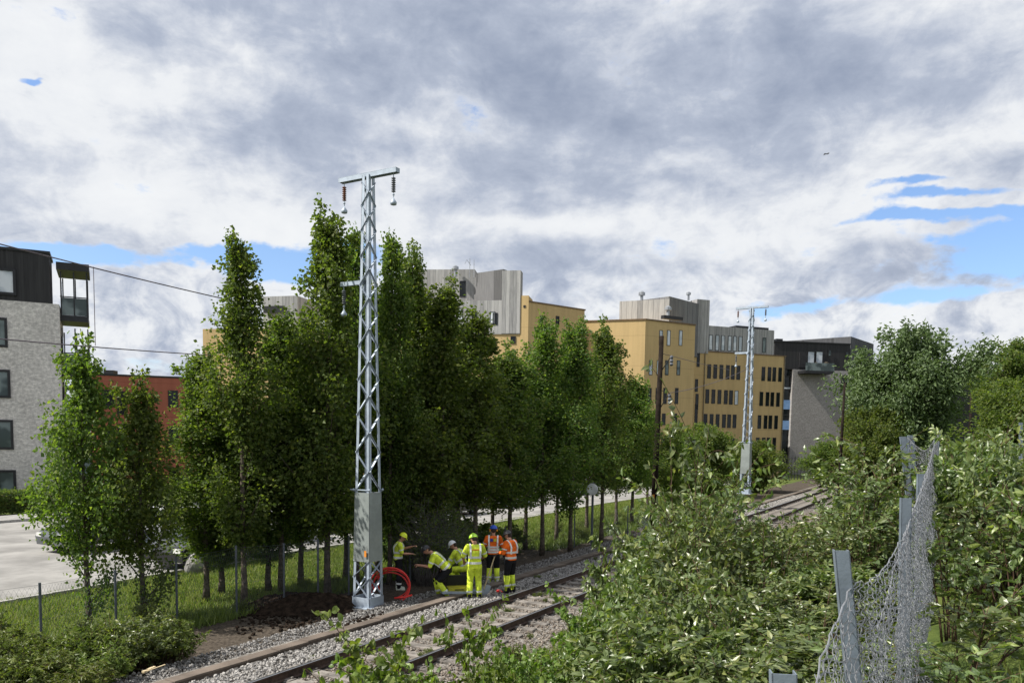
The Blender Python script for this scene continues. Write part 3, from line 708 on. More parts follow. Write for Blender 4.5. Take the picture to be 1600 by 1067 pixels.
for ri, (y0, y1) in enumerate(rows):
    for j, x_ in enumerate(colsx+colsr):
        dy = (x_-1105)*.047*(1 if ri < 2 else .5 if ri == 2 else 0); sh = -ri*1.6
        g = glass_w if (ri == 1 and j == 5) else glass_d
        window(b4, fb, fb.apx(x_+sh), fb.zpy(y0+dy, x_+sh), .50, fb.zpy(y1+dy, x_+sh)-fb.zpy(y0+dy, x_+sh), g, depth=.05, fr=.045)
for (x_, y0, y1) in ((1086, 573, 549), (1084.5, 612, 592), (1086, 640, 615), (1085.5, 668, 632)): window(b4, fb, fb.apx(x_+2), fb.zpy(y0, x_), .4, fb.zpy(y1, x_)-fb.zpy(y0, x_), glass_d, depth=.05)
ft = Facade(fb.pt(0, -.05), fb.pt(fb.L, -.05))
for i, x_ in enumerate((1106.5, 1116.5, 1125.5, 1136, 1144, 1152.5, 1189.5)):
    window(b4, ft, ft.apx(x_), ft.zpy(547+(x_-1106)*.045, x_), .50, 1.75, glass_w if i != 6 else glass_m, depth=.06, fr=.05)
for x_ in (1200, 1209.5): window(b4, fb, fb.apx(x_), fb.zpy(738, x_), .5, 1.5, glass_d, depth=.05)
for xx in (1098, 1171, 1222):
    q = fb.pt(fb.apx(xx), .09); MB().tube([(q[0], q[1], 0), (q[0], q[1], zl)], .06, 6).build('downpipe', mat('zinc_pipe', (.22, .18, .12), .5, .3), b4)
q = fb.pt(fb.apx(1182), .01); MB().box((q[0], q[1], fb.zpy(730, 1182)), (1.2, .1, 2.6), fb.rz).build('door', mat('brown_door', (.16, .07, .035), .6), b4)

# --- dark topped grey brick building
b5 = thing('apartment_building', 'grey brick block with dark top storey, glazed stair strip and planted balcony', 'building')
fc = Facade(W(1208, 600, 110), W(1326, 600, 112)); f5 = Facade(W(1326.3, 600, 113), W(1362, 600, 121))
z0, z1 = fc.zpy(577, 1240), fc.zpy(535, 1240)
wallbox(fc, fc.apx(1236), fc.L, -1, z0, 12).build('wall', brick2, b5)
wallbox(fc, 0, fc.apx(1236)-.01, -1, z0, 10, -.5).build('stair_strip', glass_d, b5)
mb = MB()
for k in range(9):
    q = fc.pt(fc.apx(1222), -.47); mb.box((q[0], q[1], 1.2+k*1.75), (2.7, .1, .16), fc.rz)
mb.build('glazing_bar', darkm, b5)
for y0 in (588, 625, 657): 
    q = fc.pt(fc.apx(1232), -.42); MB().box((q[0], q[1], fc.zpy(y0+7 if y0 > 600 else y0+18, 1232)), (1.2, .06, 1.25 if y0 > 600 else .2), fc.rz).build('window_blind', glass_b if y0 > 600 else glass_w, b5)
wallbox(fc, 0, fc.L, z0+.002, z1, 12, -.05).build('top_storey', blackwood, b5)
wallbox(fc, -.2, fc.L+.1, z1, z1+.15, 12.2, .06).build('roof_edge', darkm, b5)
wallbox(fc, fc.apx(1214), fc.apx(1224), z1+.16, z1+.55, 2, -1).build('roof_box', darkm, b5)
wallbox(f5, 0, f5.L, -1, f5.zpy(531, 1340), 10).build('wall', boardmat('dark_slate_boards', (.05, .052, .058), (.11, .112, .12), .5), b5)
q = fc.pt(fc.apx(1266), 1.0); zz = fc.zpy(583, 1266)
MB().box((q[0], q[1], zz), (4.3, 2.0, .35), fc.rz).build('balcony_slab', darkm, b5)
q = fc.pt(fc.apx(1266), 1.92); MB().box((q[0], q[1], zz+.7), (4.2, .03, 1.05), fc.rz).build('railing_glass', glass_m, b5)
mb = MB(); 
for k in range(14): q = fc.pt(fc.apx(1266)+random.uniform(-1, 1.6), 1.5); mb.sphere((q[0], q[1], zz+random.uniform(.5, 1.2)), random.uniform(.2, .32), 7, 5)
mb.build('balcony_plants', mat('balcony_plant', (.05, .04, .025), .9), b5)
q = fc.pt(fc.apx(1266), -.02); MB().box((q[0], q[1], fc.zpy(563, 1266)), (4.0, .12, 2.0), fc.rz).build('balcony_shade_panel', mat('recess_shade_tone', (.03, .03, .033), .9), b5)  # flat dark panel on the wall, painting the shade behind the balcony
ff2 = Facade(fc.pt(0, .05), fc.pt(fc.L, .05))
for x_ in (1263, 1276): window(b5, ff2, ff2.apx(x_), ff2.zpy(571, x_), 1.0, 1.9, glass_w, depth=.08)
window(b5, fc, fc.apx(1316), fc.zpy(610, 1316), .95, 2.1, glass_d)
for x_, y_ in ((1319, 559), (1292, 556)): window(b5, ff2, ff2.apx(x_), ff2.zpy(y_, x_), .4, .8, glass_m, depth=.05)
b6 = thing('dark_building', 'low black boarded building with a small roof hood between the trees at the right', 'building')
fd = Facade(W(1472, 600, 100), W(1590, 600, 106)); wallbox(fd, 0, fd.L, -1, fd.zpy(586, 1500), 10).build('wall', blackwood, b6)
wallbox(fd, fd.apx(1476), fd.apx(1490), fd.zpy(586, 1500)+.003, fd.zpy(578, 1480), 1.4, -.3).build('roof_hood', mat('zinc', (.5, .52, .55), .4, .5), b6)
# low dark plinth wall and picket fence beyond the track
pf = thing('picket_fence', 'dark upright bar fence at the foot of the grey brick block', 'fence', group=None)
f6 = Facade(W(1165, 740, 88), W(1300, 740, 84)); mb = MB(); zz = 1.0
for k in range(int(f6.L/.32)): q = f6.pt(k*.32); mb.box((q[0], q[1], zz+.7), (.09, .05, 2.5), f6.rz)
mb.build('bars', darkm, pf); mb = MB()
for dz_ in (.0, 1.7): a_, c_ = f6.pt(0, .05), f6.pt(f6.L, .05); mb.bar((*a_, zz+dz_), (*c_, zz+dz_), .06, .05)
mb.build('rail', darkm, pf)

# ------------------------------------------------------------------ vegetation
bark = mat('bark_grey_brown', (.12, .10, .08), .95, 0, .25, 9, .6, 40, spec=.1)
twigm = mat('twig', (.10, .065, .045), .9, 0, .2, 8, spec=.1)
L_pop = leafmat('leaf_poplar', [(.058, .095, .027), (.090, .138, .036), (.135, .185, .046), (.074, .112, .03), (.20, .235, .06)], .50, .55, (1.6, 1.8, .55), .3)
L_pop2 = leafmat('leaf_poplar_dark', [(.055, .090, .028), (.085, .130, .036), (.125, .175, .046), (.17, .18, .065)], .50, .55, (1.6, 1.75, .6), .3)
L_wil = leafmat('leaf_willow', [(.060, .090, .035), (.095, .135, .055), (.13, .17, .07)], .30, .55, (1.4, 1.6, .7), .4)
L_bush = leafmat('leaf_bush', [(.072, .105, .034), (.105, .148, .048), (.15, .19, .070), (.085, .125, .038), (.28, .31, .11)], .34, .38, (1.6, 1.8, .6), .75)
L_bush2 = leafmat('leaf_bush_light', [(.075, .12, .030), (.13, .19, .045), (.19, .24, .06)], .38, .4, (1.6, 1.8, .5), .5)
L_weed = leafmat('leaf_weed', [(.075, .105, .028), (.12, .16, .038), (.17, .20, .055)], .33, .5, None, .4)
L_grass = leafmat('grass_blade', [(.08, .12, .025), (.13, .18, .04), (.19, .22, .06), (.24, .23, .10)], .4, .6, (1.3, 1.5, .6), .2)

def leaves(C_, axis, nrm, L_, Wd, fold=.18, six=False, droop=.15):
    n = len(C_); axis = axis/np.linalg.norm(axis, axis=1)[:, None]
    nrm = nrm-axis*(axis*nrm).sum(1)[:, None]; nrm /= np.maximum(np.linalg.norm(nrm, axis=1), 1e-6)[:, None]
    side = np.cross(axis, nrm); L_ = L_[:, None]; Wd = Wd[:, None]
    if not six:
        V = np.stack([C_, C_+axis*L_*.45+side*Wd/2+nrm*Wd*fold, C_+axis*L_-nrm*L_*droop, C_+axis*L_*.45-side*Wd/2+nrm*Wd*fold], 1)
        f = np.array([(0, 1, 2), (0, 2, 3)])
        return V.reshape(-1, 3), [(f[None]+np.arange(n)[:, None, None]*4).reshape(-1, 3)]
    V = np.stack([C_, C_+axis*L_*.30+side*Wd/2+nrm*Wd*fold, C_+axis*L_*.68+side*Wd*.38+nrm*(Wd*fold-L_*droop*.45), C_+axis*L_-nrm*L_*droop,
                  C_+axis*L_*.68-side*Wd*.38+nrm*(Wd*fold-L_*droop*.45), C_+axis*L_*.30-side*Wd/2+nrm*Wd*fold, C_+axis*L_*.5-nrm*L_*droop*.2], 1)
    f = np.array([(0, 1, 6), (1, 2, 6), (2, 3, 6), (3, 4, 6), (4, 5, 6), (5, 0, 6)])
    return V.reshape(-1, 3), [(f[None]+np.arange(n)[:, None, None]*7).reshape(-1, 3)]
def unit(v): return v/np.maximum(np.linalg.norm(v, axis=-1, keepdims=True), 1e-9)

def tree_meshes(name, Ht, Rc, base, style='poplar', nl=24000, leaf=(.104, .088), lm=None, seed=0, trunk_r=.09, upright=1.5):
    g = np.random.default_rng(seed); mb = MB()
    zt = np.linspace(0, 1, 14); wob = np.cumsum(g.normal(0, .012*Ht/10, (14, 2)), 0); wob -= wob[0]
    tp = np.stack([wob[:, 0], wob[:, 1], zt*Ht*.97], 1)
    mb.tube(tp, trunk_r*(1-zt*.93)*(1+.35*np.exp(-zt*30)), 7)
    def trunk(z): k = min(z/(Ht*.97), 1)*13; i = min(int(k), 12); return tp[i]+(tp[i+1]-tp[i])*(k-i)
    cents = []; wts = []
    def prof(tt):
        if style == 'poplar': return Rc*np.clip(np.minimum((tt*3.4)**.7, 1)*(1.02-tt)**.92*1.12, .05, 1)
        if style == 'round': return Rc*np.sqrt(np.clip(1-(2*tt-.92)**2*.95, 0.02, 1))
        return Rc*np.clip(np.minimum((tt*4)**.6, 1)*(1.02-tt)**.5, .05, 1)
    nlimb = int(62*Ht/10) if style == 'poplar' else 110
    for i in range(nlimb):
        tt = g.random()**.85*.93; z0 = (base+(1-base)*tt)*Ht
        a = i*2.399+g.normal(0, .3); rr = prof(tt)*g.uniform(.5, 1.18)*(1+.22*math.sin(a*2+tt*9+seed)+.15*math.sin(a*3-tt*17+seed*2)); up = g.uniform(.55, 1.1)*upright*rr
        z0s = max(z0-up*.6, base*Ht*.85); p0 = trunk(z0s); end = np.array((p0[0]+math.cos(a)*rr, p0[1]+math.sin(a)*rr, min(z0s+up+g.uniform(0, .3), Ht*.99)))
        mid = (p0+end)/2+np.array((math.cos(a), math.sin(a), -.2))*rr*.14
        P = np.array([p0*(1-k)**2+2*mid*k*(1-k)+end*k*k for k in np.linspace(0, 1, 6)])
        mb.tube(P, np.linspace(trunk_r*.28, .006, 6)*(1-tt*.5), 4)
        m_ = max(4, int(11*rr/Rc*1.3))
        for k in g.random(m_)**.7:
            q = p0*(1-k)**2+2*mid*k*(1-k)+end*k*k
            cents.append(q+g.normal(0, .13+.10*rr/1.3, 3)*np.array((1, 1, .9))); wts.append(1)
        # shoot tips pointing up
        if g.random() < .55:
            for k in range(4): cents.append(end+np.array((g.normal(0, .04), g.normal(0, .04), .10+.16*k*upright*.6))); wts.append(.55)
    nlead = 5 if style == 'poplar' else 16
    for i in range(nlead):
        a = g.random()*6.3; zs = Ht*g.uniform(.70, .86) if style == 'poplar' else Ht*g.uniform(.6, .8)
        tt = (zs/Ht-base)/(1-base); r_ = prof(np.array(tt))*g.uniform(.2, .8); p0 = trunk(zs)+np.array((math.cos(a)*r_, math.sin(a)*r_, 0)); hh = Ht*g.uniform(.08, .17)
        for k in np.linspace(0, 1, 9): cents.append(p0+np.array((g.normal(0, .05), g.normal(0, .05), k*hh))); wts.append(1-.6*k)
        mb.tube([trunk(zs-.3), p0, p0+np.array((0, 0, hh))], [.02, .014, .004], 4)
    for k in np.linspace(.86, 1, 12): cents.append(trunk(k*Ht*.97)+g.normal(0, .05, 3)); wts.append(.75)
    cents = np.array(cents); wts = np.array(wts)*g.uniform(.2, 1.9, len(wts)); wts /= wts.sum()
    ci = g.choice(len(cents), nl, p=wts)
    sg = (.15 if style == 'poplar' else .30*Rc/3.0)
    C_ = cents[ci]+g.normal(0, 1, (nl, 3))*sg*np.array((1, 1, 1.15))*np.where(cents[ci][:, 2:] > .84*Ht, .6, 1)
    out = C_-np.stack([np.interp(C_[:, 2], tp[:, 2], tp[:, 0]), np.interp(C_[:, 2], tp[:, 2], tp[:, 1]), C_[:, 2]], 1)
    ax = unit(out)*.5+g.normal(0, .6, (nl, 3))+np.array((0, 0, -.15)); nm = g.normal(0, .75, (nl, 3))+np.array((0, 0, .55))+unit(out)*.35
    ll = leaf[0]*g.uniform(.65, 1.3, nl); V, Fc = leaves(C_, ax, nm, ll, ll*leaf[1]/leaf[0])
    crown = npmesh(name+'_crown', V, Fc, [lm])
    Vt = np.concatenate(mb.V); ks = sorted(mb.F); tr = npmesh(name+'_trunk', Vt, [np.array(mb.F[k]) for k in ks], [bark], True)
    return tr, crown
def put_tree(kind, x, y, sx, sz, rz, label, cat='tree', group=None, name='poplar_tree', z=None):
    o = thing(name, label, cat, (x, y, H(x, y)-.03 if z is None else z), rz, group); o.scale = (sx, sx, sz)
    link('trunk', kind[0], o); link('crown', kind[1], o); return o
POP = [tree_meshes('poplar', 10, 1.5, .15, nl=18500, lm=L_pop, seed=1), tree_meshes('poplar', 10, 1.3, .16, nl=16000, lm=L_pop, seed=2),
       tree_meshes('poplar', 10, 1.6, .20, nl=18500, lm=L_pop2, seed=3), tree_meshes('poplar', 10, 1.75, .24, nl=19000, lm=L_pop, seed=4),
       tree_meshes('poplar', 10, 1.8, .26, nl=19000, lm=L_pop2, seed=5), tree_meshes('poplar', 6.5, 1.45, .08, nl=10500, lm=L_pop, seed=6)]
pops = [ # px, d, ytop, width scale, mesh, label
 (136, 18.4, 548, .82, 5, 'leftmost young poplar with low branches in front of the pale brick block'),
 (222, 19.2, 600, .85, 5, 'short bushy poplar in front of the red building'),
 (322, 21.5, 548, .95, 0, 'slim poplar filling the gap left of the tall pointed poplar'),
 (380, 20.6, 363, .92, 1, 'tall slim pointed poplar with bare trunk low down, left of the mast'),
 (440, 22.6, 488, 1.0, 3, 'lower poplar between the two tallest poplars'),
 (512, 21.9, 328, 1.08, 0, 'tallest poplar, pointed top reaching into the clouds just left of the mast'),
 (558, 23.6, 358, .8, 1, 'poplar with thin top directly left of the mast head'),
 (608, 24.2, 362, .8, 1, 'poplar with a spiky thin top directly right of the mast'),
 (642, 25.6, 385, .85, 2, 'dark poplar second to the right of the mast'),
 (690, 25.2, 440, 1.15, 0, 'bright green broad poplar in front of the grey timber penthouse'),
 (742, 26.8, 485, 1.1, 3, 'bright green poplar below the timber tower of the left ochre block'),
 (795, 28.5, 545, 1.1, 4, 'lower dark poplar under the ochre step right of the timber tower'),
 (846, 30.5, 497, 1.05, 3, 'poplar in front of the ochre wing with a dark rounded top'),
 (890, 31.5, 500, 1.0, 2, 'dark poplar beside the gap between the two ochre blocks'),
 (938, 34, 508, 1.05, 4, 'dark poplar rising before the left end of the right ochre block'),
 (985, 41, 590, 1.1, 3, 'lower poplar left of the brown wooden pole'),
 (1045, 47, 665, .9, 5, 'small leafy tree just right of the brown wooden pole'),
]
for (px, d, yt, ws_, k, lab) in pops:
    p = W(px, 900, d); zb_ = H(p.x, p.y); top = ZAT(yt, d, px); h0 = 6.5 if k == 5 else 10
    put_tree(POP[k], p.x, p.y, ws_, (top-zb_)/h0, random.uniform(0, 6.28), lab, group='poplars in the row beside the track')
back = [(345, 22.5, 640, 1), (470, 24, 500, 1), (540, 25, 480, 1), (590, 26, 440, 2), (665, 27.5, 490, 3), (715, 28.5, 530, 4), (768, 30, 560, 3), (820, 32, 570, 4), (868, 34, 565, 3), (915, 36.5, 580, 4), (960, 40, 600, 3), (1008, 46, 640, 4), (625, 26.5, 560, 1), (420, 23, 620, 1)]
BL = set(); SHORT = ['leftmost young poplar', 'short bushy poplar by the red building', 'slim gap filling poplar', 'tall slim pointed poplar', 'lower poplar between the two tallest', 'tallest poplar', 'thin topped poplar left of the mast', 'spiky poplar right of the mast',
 'dark second poplar right of the mast', 'bright broad poplar at the timber penthouse', 'bright poplar below the timber tower', 'lower dark poplar at the ochre step', 'dark rounded poplar', 'dark poplar at the gap between ochre blocks', 'dark poplar before the right ochre block', 'lower poplar left of the brown pole', 'small tree right of the brown pole']
for i, (px, d, yt, k) in enumerate(back):
    p = W(px, 900, d); zb_ = H(p.x, p.y); top = ZAT(yt, d, px); h0 = 6.5 if k == 5 else 10
    near = min(range(len(pops)), key=lambda q: abs(pops[q][0]-px)); side = 'directly behind' if abs(pops[near][0]-px) < 12 else ('behind and left of' if px < pops[near][0] else 'behind and right of')
    lab = f'back row poplar {side} the {SHORT[near]}'
    if lab in BL: lab = f'deeper back row poplar {side} the {SHORT[near]}'
    if lab in BL: lab = f'lowest back row poplar {side} the {SHORT[near]}'
    BL.add(lab)
    put_tree(POP[k], p.x, p.y, 1.0, (top-zb_)/h0, random.uniform(0, 6.28), lab, group='poplars in the dense back rows')
# bare thin trunks standing in the row (their crowns merge in the mass)
# other trees
WIL = tree_meshes('willow', 12, 4.0, .05, 'round', 42000, (.30, .16), L_wil, 11, .2, 1.0)
RND = tree_meshes('broad_tree', 9, 3.6, .05, 'round', 30000, (.26, .20), L_pop, 12, .18, .6)
PIN = tree_meshes('dark_tree', 13, 3.0, .15, 'round', 30000, (.26, .14), L_pop2, 13, .2, .6)
for (kd, px, d, yt, wpx, h0, r0, lab, nm) in [
    (WIL, 1406, 60, 516, 80, 12, 4.0, 'big grey green willow with upswept shoots right of the grey brick block', 'willow_tree'),
    (RND, 1362, 58, 640, 50, 9, 3.6, 'rounded green tree low against the grey brick wall', 'broadleaf_tree'),
    (RND, 1298, 70, 690, 35, 9, 3.6, 'small light green tree at the picket fence', 'broadleaf_tree'),
    (RND, 1590, 48, 594, 62, 9, 3.6, 'broad round tree in front of the low black building at the right', 'broadleaf_tree'),
    (RND, 1620, 50, 600, 80, 9, 3.6, 'round tree cut by the right edge of the view', 'broadleaf_tree'),
    (PIN, 1590, 85, 524, 55, 13, 3.0, 'dark tall tree on the skyline at the right edge', 'broadleaf_tree'),
    (PIN, 1545, 110, 575, 32, 13, 3.0, 'dark tree on the skyline left of the tallest right edge tree', 'broadleaf_tree'),
    (WIL, 1515, 130, 566, 38, 12, 4.0, 'light green tree far behind the low black building', 'broadleaf_tree'),
    (WIL, 1485, 135, 574, 28, 12, 4.0, 'far light green tree nearest to the big willow', 'broadleaf_tree'),
    (RND, 1175, 66, 690, 40, 9, 3.6, 'round grey green bush tree left of the far mast foot', 'broadleaf_tree'),
    (RND, 1100, 60, 665, 45, 9, 3.6, 'green tree in front of the lower windows of the ochre block', 'broadleaf_tree'),
    (RND, 1060, 52, 680, 34, 9, 3.6, 'small tree right of the brown pole near the ochre wall', 'broadleaf_tree')]:
    p = W(px, 760, d); zb_ = H(p.x, p.y); top = ZAT(yt, d, px); put_tree(kd, p.x, p.y, (wpx*d/F)/r0, (top-zb_)/h0, random.uniform(0, 6), lab, group=None, name=nm)

# shrubs ----------------------------------------------------------
def shrub_mesh(name, Hh, Rr, nst, nl, leaf, lm, seed, six=True, spread=1.0, bare=.15, sub=3):
    g = np.random.default_rng(seed); mb = MB(); C_ = []; A_ = []
    stems = []
    for i in range(nst):
        a = g.random()*6.283; r_ = Rr*math.sqrt(g.random()); hh = Hh*g.uniform(.6, 1.02)*(1-.35*(r_/Rr)**2)
        p0 = np.array((math.cos(a)*r_*.25, math.sin(a)*r_*.25, 0)); p2 = np.array((math.cos(a)*r_, math.sin(a)*r_, hh)); p1 = np.array((math.cos(a)*r_*.5, math.sin(a)*r_*.5, hh*.7))+g.normal(0, .05, 3)
        stems.append((p0, p1, p2, .008)); 
        for k in range(sub):
            q = g.uniform(.35, .9); b0 = p0*(1-q)**2+2*p1*q*(1-q)+p2*q*q; a2 = a+g.normal(0, 1.4); l_ = Hh*g.uniform(.15, .32)
            e_ = b0+np.array((math.cos(a2)*l_*.8*spread, math.sin(a2)*l_*.8*spread, l_*g.uniform(.1, .9))); stems.append((b0, (b0+e_)/2+np.array((0, 0, l_*.15)), e_, .004))
    per = max(4, nl//len(stems))
    for (p0, p1, p2, r_) in stems:
        ks = np.linspace(0, 1, 7); P = np.array([p0*(1-k)**2+2*p1*k*(1-k)+p2*k*k for k in ks]); mb.tube(P, np.linspace(r_, .002, 7), 4)
        lo = bare if r_ > .005 else .0
        kk = lo+(1-lo)*g.random(per)**.75; d_ = unit(P[-1]-P[0])
        for k in kk:
            q = p0*(1-k)**2+2*p1*k*(1-k)+p2*k*k; C_.append(q+g.normal(0, .012, 3)); A_.append(d_*.35+g.normal(0, .6, 3)*np.array((1, 1, .7))+np.array((0, 0, -.2)))
    C_ = np.array(C_); A_ = np.array(A_); n = len(C_)
    nm = g.normal(0, .8, (n, 3))+np.array((0, -.1, .6)); ll = leaf[0]*g.uniform(.6, 1.25, n)
    V, Fc = leaves(C_, A_, nm, ll, ll*leaf[1]/leaf[0], .12, six, .25)
    Vt = np.concatenate(mb.V); ks = sorted(mb.F)
    return npmesh(name+'_stems', Vt, [np.array(mb.F[k]) for k in ks], [twigm], True), npmesh(name+'_foliage', V, Fc, [lm])
def put_shrub(kind, x, y, s, sz, label, group, name='shrub', cat='shrub', z=None, rz=None):
    o = thing(name, label, cat, (x, y, H(x, y)-.03 if z is None else z), random.uniform(0, 6.28) if rz is None else rz, group); o.scale = (s, s, sz)
    link('stems', kind[0], o); link('foliage', kind[1], o); return o
SH = [shrub_mesh('shrub', 1.3, .75, 30, 3600, (.082, .036), L_bush, 21), shrub_mesh('shrub', 1.3, .8, 30, 3600, (.088, .035), L_bush, 22), shrub_mesh('shrub', 1.3, .7, 28, 3500, (.076, .037), L_bush, 23), shrub_mesh('shrub', 1.3, .75, 28, 3500, (.092, .034), L_bush, 24)]
US_ = [shrub_mesh('bush', 1.3, .75, 26, 3000, (.10, .07), L_pop2, 81+i_, six=False) for i_ in range(4)]
SAP = [shrub_mesh('sapling', 2.6, .40, 5, 620, (.085, .040), L_bush, 31, sub=7, bare=.3), shrub_mesh('sapling', 2.6, .5, 7, 950, (.088, .038), L_bush, 32, sub=7, bare=.25)]
MAP = [shrub_mesh('maple_sapling', 1.7, .42, 6, 760, (.066, .052), L_bush2, 41, sub=5, bare=.45), shrub_mesh('maple_sapling', 1.7, .5, 7, 860, (.066, .050), L_bush2, 42, sub=5, bare=.45)]
WEED = [shrub_mesh('weed', .9, .55, 26, 1500, (.085, .045), L_weed, 51, six=False), shrub_mesh('weed', .9, .6, 24, 1500, (.09, .04), L_weed, 52, six=False)]
def by_top(px, d, yt): p = W(px, 900, d); return p.x, p.y, max(.3, ZAT(yt, d, px)-H(p.x, p.y))
bank = []
env = [(905, 1015), (940, 955), (975, 895), (1005, 840), (1045, 785), (1090, 750), (1130, 770), (1170, 805), (1210, 805), (1250, 838), (1290, 842), (1330, 775), (1370, 730)]
for (px, yt) in env:
    for d, off in ((12.5, -4), (11.0, 12), (9.6, 38), (8.4, 75), (7.4, 115), (6.5, 160), (5.7, 205)):
        y_ = yt+off+random.uniform(-12, 18)
        if d < 10 and px > 1360: continue
        bank.append((px+random.uniform(-22, 22), d+random.uniform(-.5, .5), y_))
for i, (px, d, yt) in enumerate(bank):
    x, y, h_ = by_top(px, d, yt)
    if h_ > 2.6: h_ = 2.6
    u_, s_ = toUS(x, y)
    if u_ > -.75 or u_ < -7.2 or h_ < .5: continue
    put_shrub(random.choice(SH), x, y, random.uniform(.85, 1.15), h_/1.3, 'leafy pale green shrub in the dense bank between the railway and the wire fence', 'shrubs covering the bank')
for (px, d, yt, k, lab) in [(1085, 9.0, 592, 0, 'tall thin sapling with sparse leaves rising in front of the ochre block'), (1130, 9.6, 640, 1, 'slender shrub shoots between the ochre block and far mast'), (1050, 9.2, 690, 1, 'leafy shoots beside the foot of the brown pole'),
    (1385, 9.5, 625, 1, 'shrub with reddish berries and arching shoots left of the fence top'), (1345, 9.0, 665, 1, 'shrub leaning left beside the berry shrub'), (1195, 8.6, 745, 1, 'leafy shoot cluster left of the ballast bend')]:
    x, y, h_ = by_top(px, d, yt); put_shrub(SAP[k], x, y, 1.0, h_/2.6, lab, None, 'sapling', 'sapling')
for i, (px, d, yt) in enumerate([(1015, 9.5, 800), (1062, 10, 735), (1110, 8.6, 735), (1150, 9.2, 760), (1225, 8.8, 800), (1262, 9.4, 815), (1300, 8.6, 780), (1322, 9.8, 720), (1362, 9.2, 690), (960, 9.0, 880), (1180, 7.2, 850), (1080, 7.0, 870), (1010, 7.6, 905), (1285, 6.8, 890)]):
    x, y, h_ = by_top(px, d, yt); put_shrub(SAP[i % 2], x, y, .8, h_/2.6, 'thin upright leafy shoot sticking up out of the shrub bank', 'upright shoots in the shrub bank', 'sapling', 'sapling')
# right of the fence
RS = [shrub_mesh('open_shrub', 1.3, .6, 9, 520, (.085, .045), L_bush, 91+i_, sub=5, bare=.3) for i_ in range(3)]
rs = [(1505, 8.5, 690, 1), (1530, 9.2, 650, 0), (1575, 8.2, 660, 1), (1605, 8.5, 690, 0), (1510, 11, 665, 1), (1560, 12, 640, 0), (1492, 6.5, 800, 0), (1500, 7.4, 760, 0), (1600, 7.0, 745, 1), (1512, 5.2, 900, 0), (1490, 4.4, 985, 1), (1545, 7.8, 770, 0), (1500, 14, 670, 1), (1600, 14, 660, 1)]
for i, (px, d, yt, k) in enumerate(rs):
    x, y, h_ = by_top(px, d, yt); kk = RS[i % 3] if d < 8 else SH[i % 4] if h_ < 1.9 else SAP[k]; put_shrub(kk, x, y, .95, h_/(1.3 if h_ < 1.9 else 2.6), 'leafy shrub crowding the right side of the wire fence beside the path', 'shrubs right of the wire fence')
dead = mat('dead_twig_grey', (.17, .16, .155), .95, 0, .2, 8, spec=.1)
twigm_keep = twigm; twigm = dead
THK = shrub_mesh('thicket', 2.6, 1.0, 60, 700, (.07, .05), L_pop2, 71, six=False, sub=9, bare=.2); twigm = twigm_keep
for (px, d, yt, ws_, lab) in [(665, 24.2, 770, 1.0, 'dead grey twiggy bush behind the bending worker'), (705, 24.6, 790, .9, 'dark twiggy bush behind the crouching worker'), (640, 25, 800, .8, 'grey twiggy bush behind the worker at the red hose')]:
    x, y, h_ = by_top(px, d, yt); o = put_shrub(THK, x, y, ws_, h_/2.6, lab, None, 'twiggy_bush', 'bush')
for (px, d, yt, ws_, k) in [(620, 27, 800, 1.3, 1), (740, 28, 800, 1.4, 2), (690, 28, 790, 1.4, 0), (790, 31, 815, 1.3, 3)]:
    x, y, h_ = by_top(px, d, yt); put_shrub(US_[k], x, y, ws_, h_/1.3, 'low dark bush filling the gap between the poplar trunks', 'low bushes between the poplar trunks', 'bush', 'bush')
# light maple saplings in the lower middle
for (px, d, yt, k, ws_, lab) in [(600, 7.4, 930, 0, 1.15, 'tallest yellow green sapling directly below the mast foot'), (642, 7.2, 968, 1, 1.1, 'yellow green sapling below the red hose coil'), (556, 6.8, 985, 0, 1.1, 'low sapling left of the one below the mast foot'),
    (690, 7.6, 985, 1, 1.0, 'sapling rising below the bent worker'), (742, 8.4, 918, 0, .8, 'thin sapling below the fully yellow clothed worker'), (790, 8.0, 955, 1, .8, 'thin sapling below the worker in the open orange jacket'), (830, 8.2, 985, 0, .9, 'sapling between the rails and the shrub bank, right of the workers'),
    (522, 6.4, 1015, 1, 1.0, 'leftmost yellow green sapling at the bottom edge'), (720, 6.8, 1025, 0, 1.0, 'low sapling at the bottom edge in the middle of the track'), (800, 6.8, 1030, 1, 1.0, 'low sapling at the bottom edge just left of the bank'),
    (905, 8.4, 900, 0, .8, 'sapling reaching highest beside the near rail at the bank edge'), (862, 7.5, 955, 1, .8, 'sapling at the left foot of the shrub bank')]:
    x, y, h_ = by_top(px, d, yt); put_shrub(MAP[k], x, y, ws_, h_/1.7, lab, 'saplings in front of the tracks', 'sapling', 'sapling')
# weeds: strip under the trees, bottom left
WT = []
for i in range(150):
    s_ = random.uniform(6, 42); u_ = random.uniform(-17.6, -14.9) if s_ > 17 else random.uniform(-17.0, -13.6)
    if 11 < s_ < 24 and random.random() < .75: continue
    x, y = US(u_, s_); sc_ = random.uniform(.5, 1.1)*(1.15 if s_ < 12 else .6)
    if math.hypot(x-mast.location.x, y-mast.location.y) < 1.6 or (14 < s_ < 25 and u_ > -15.3): continue
    WT.append((i % 2, x, y, H(x, y)-.03, sc_, sc_*random.uniform(.7, 1.2), random.random()*6.28))
for (px, d, yt, k) in [(95, 14.6, 985, 0), (150, 15.0, 960, 1), (165, 14.2, 1000, 0), (60, 13.8, 1015, 1), (260, 15.5, 960, 0), (120, 13.3, 1030, 1), (225, 15.2, 950, 3)]:
    x, y, h_ = by_top(px, d, yt); put_shrub((WEED+WEED)[k % 2] if k < 2 else SH[k], x, y, 1.1, h_/(.9 if k < 2 else 1.3), 'wild shrub growing over the thin metal fence at lower left', 'shrubs at the thin metal fence', 'shrub', 'shrub')
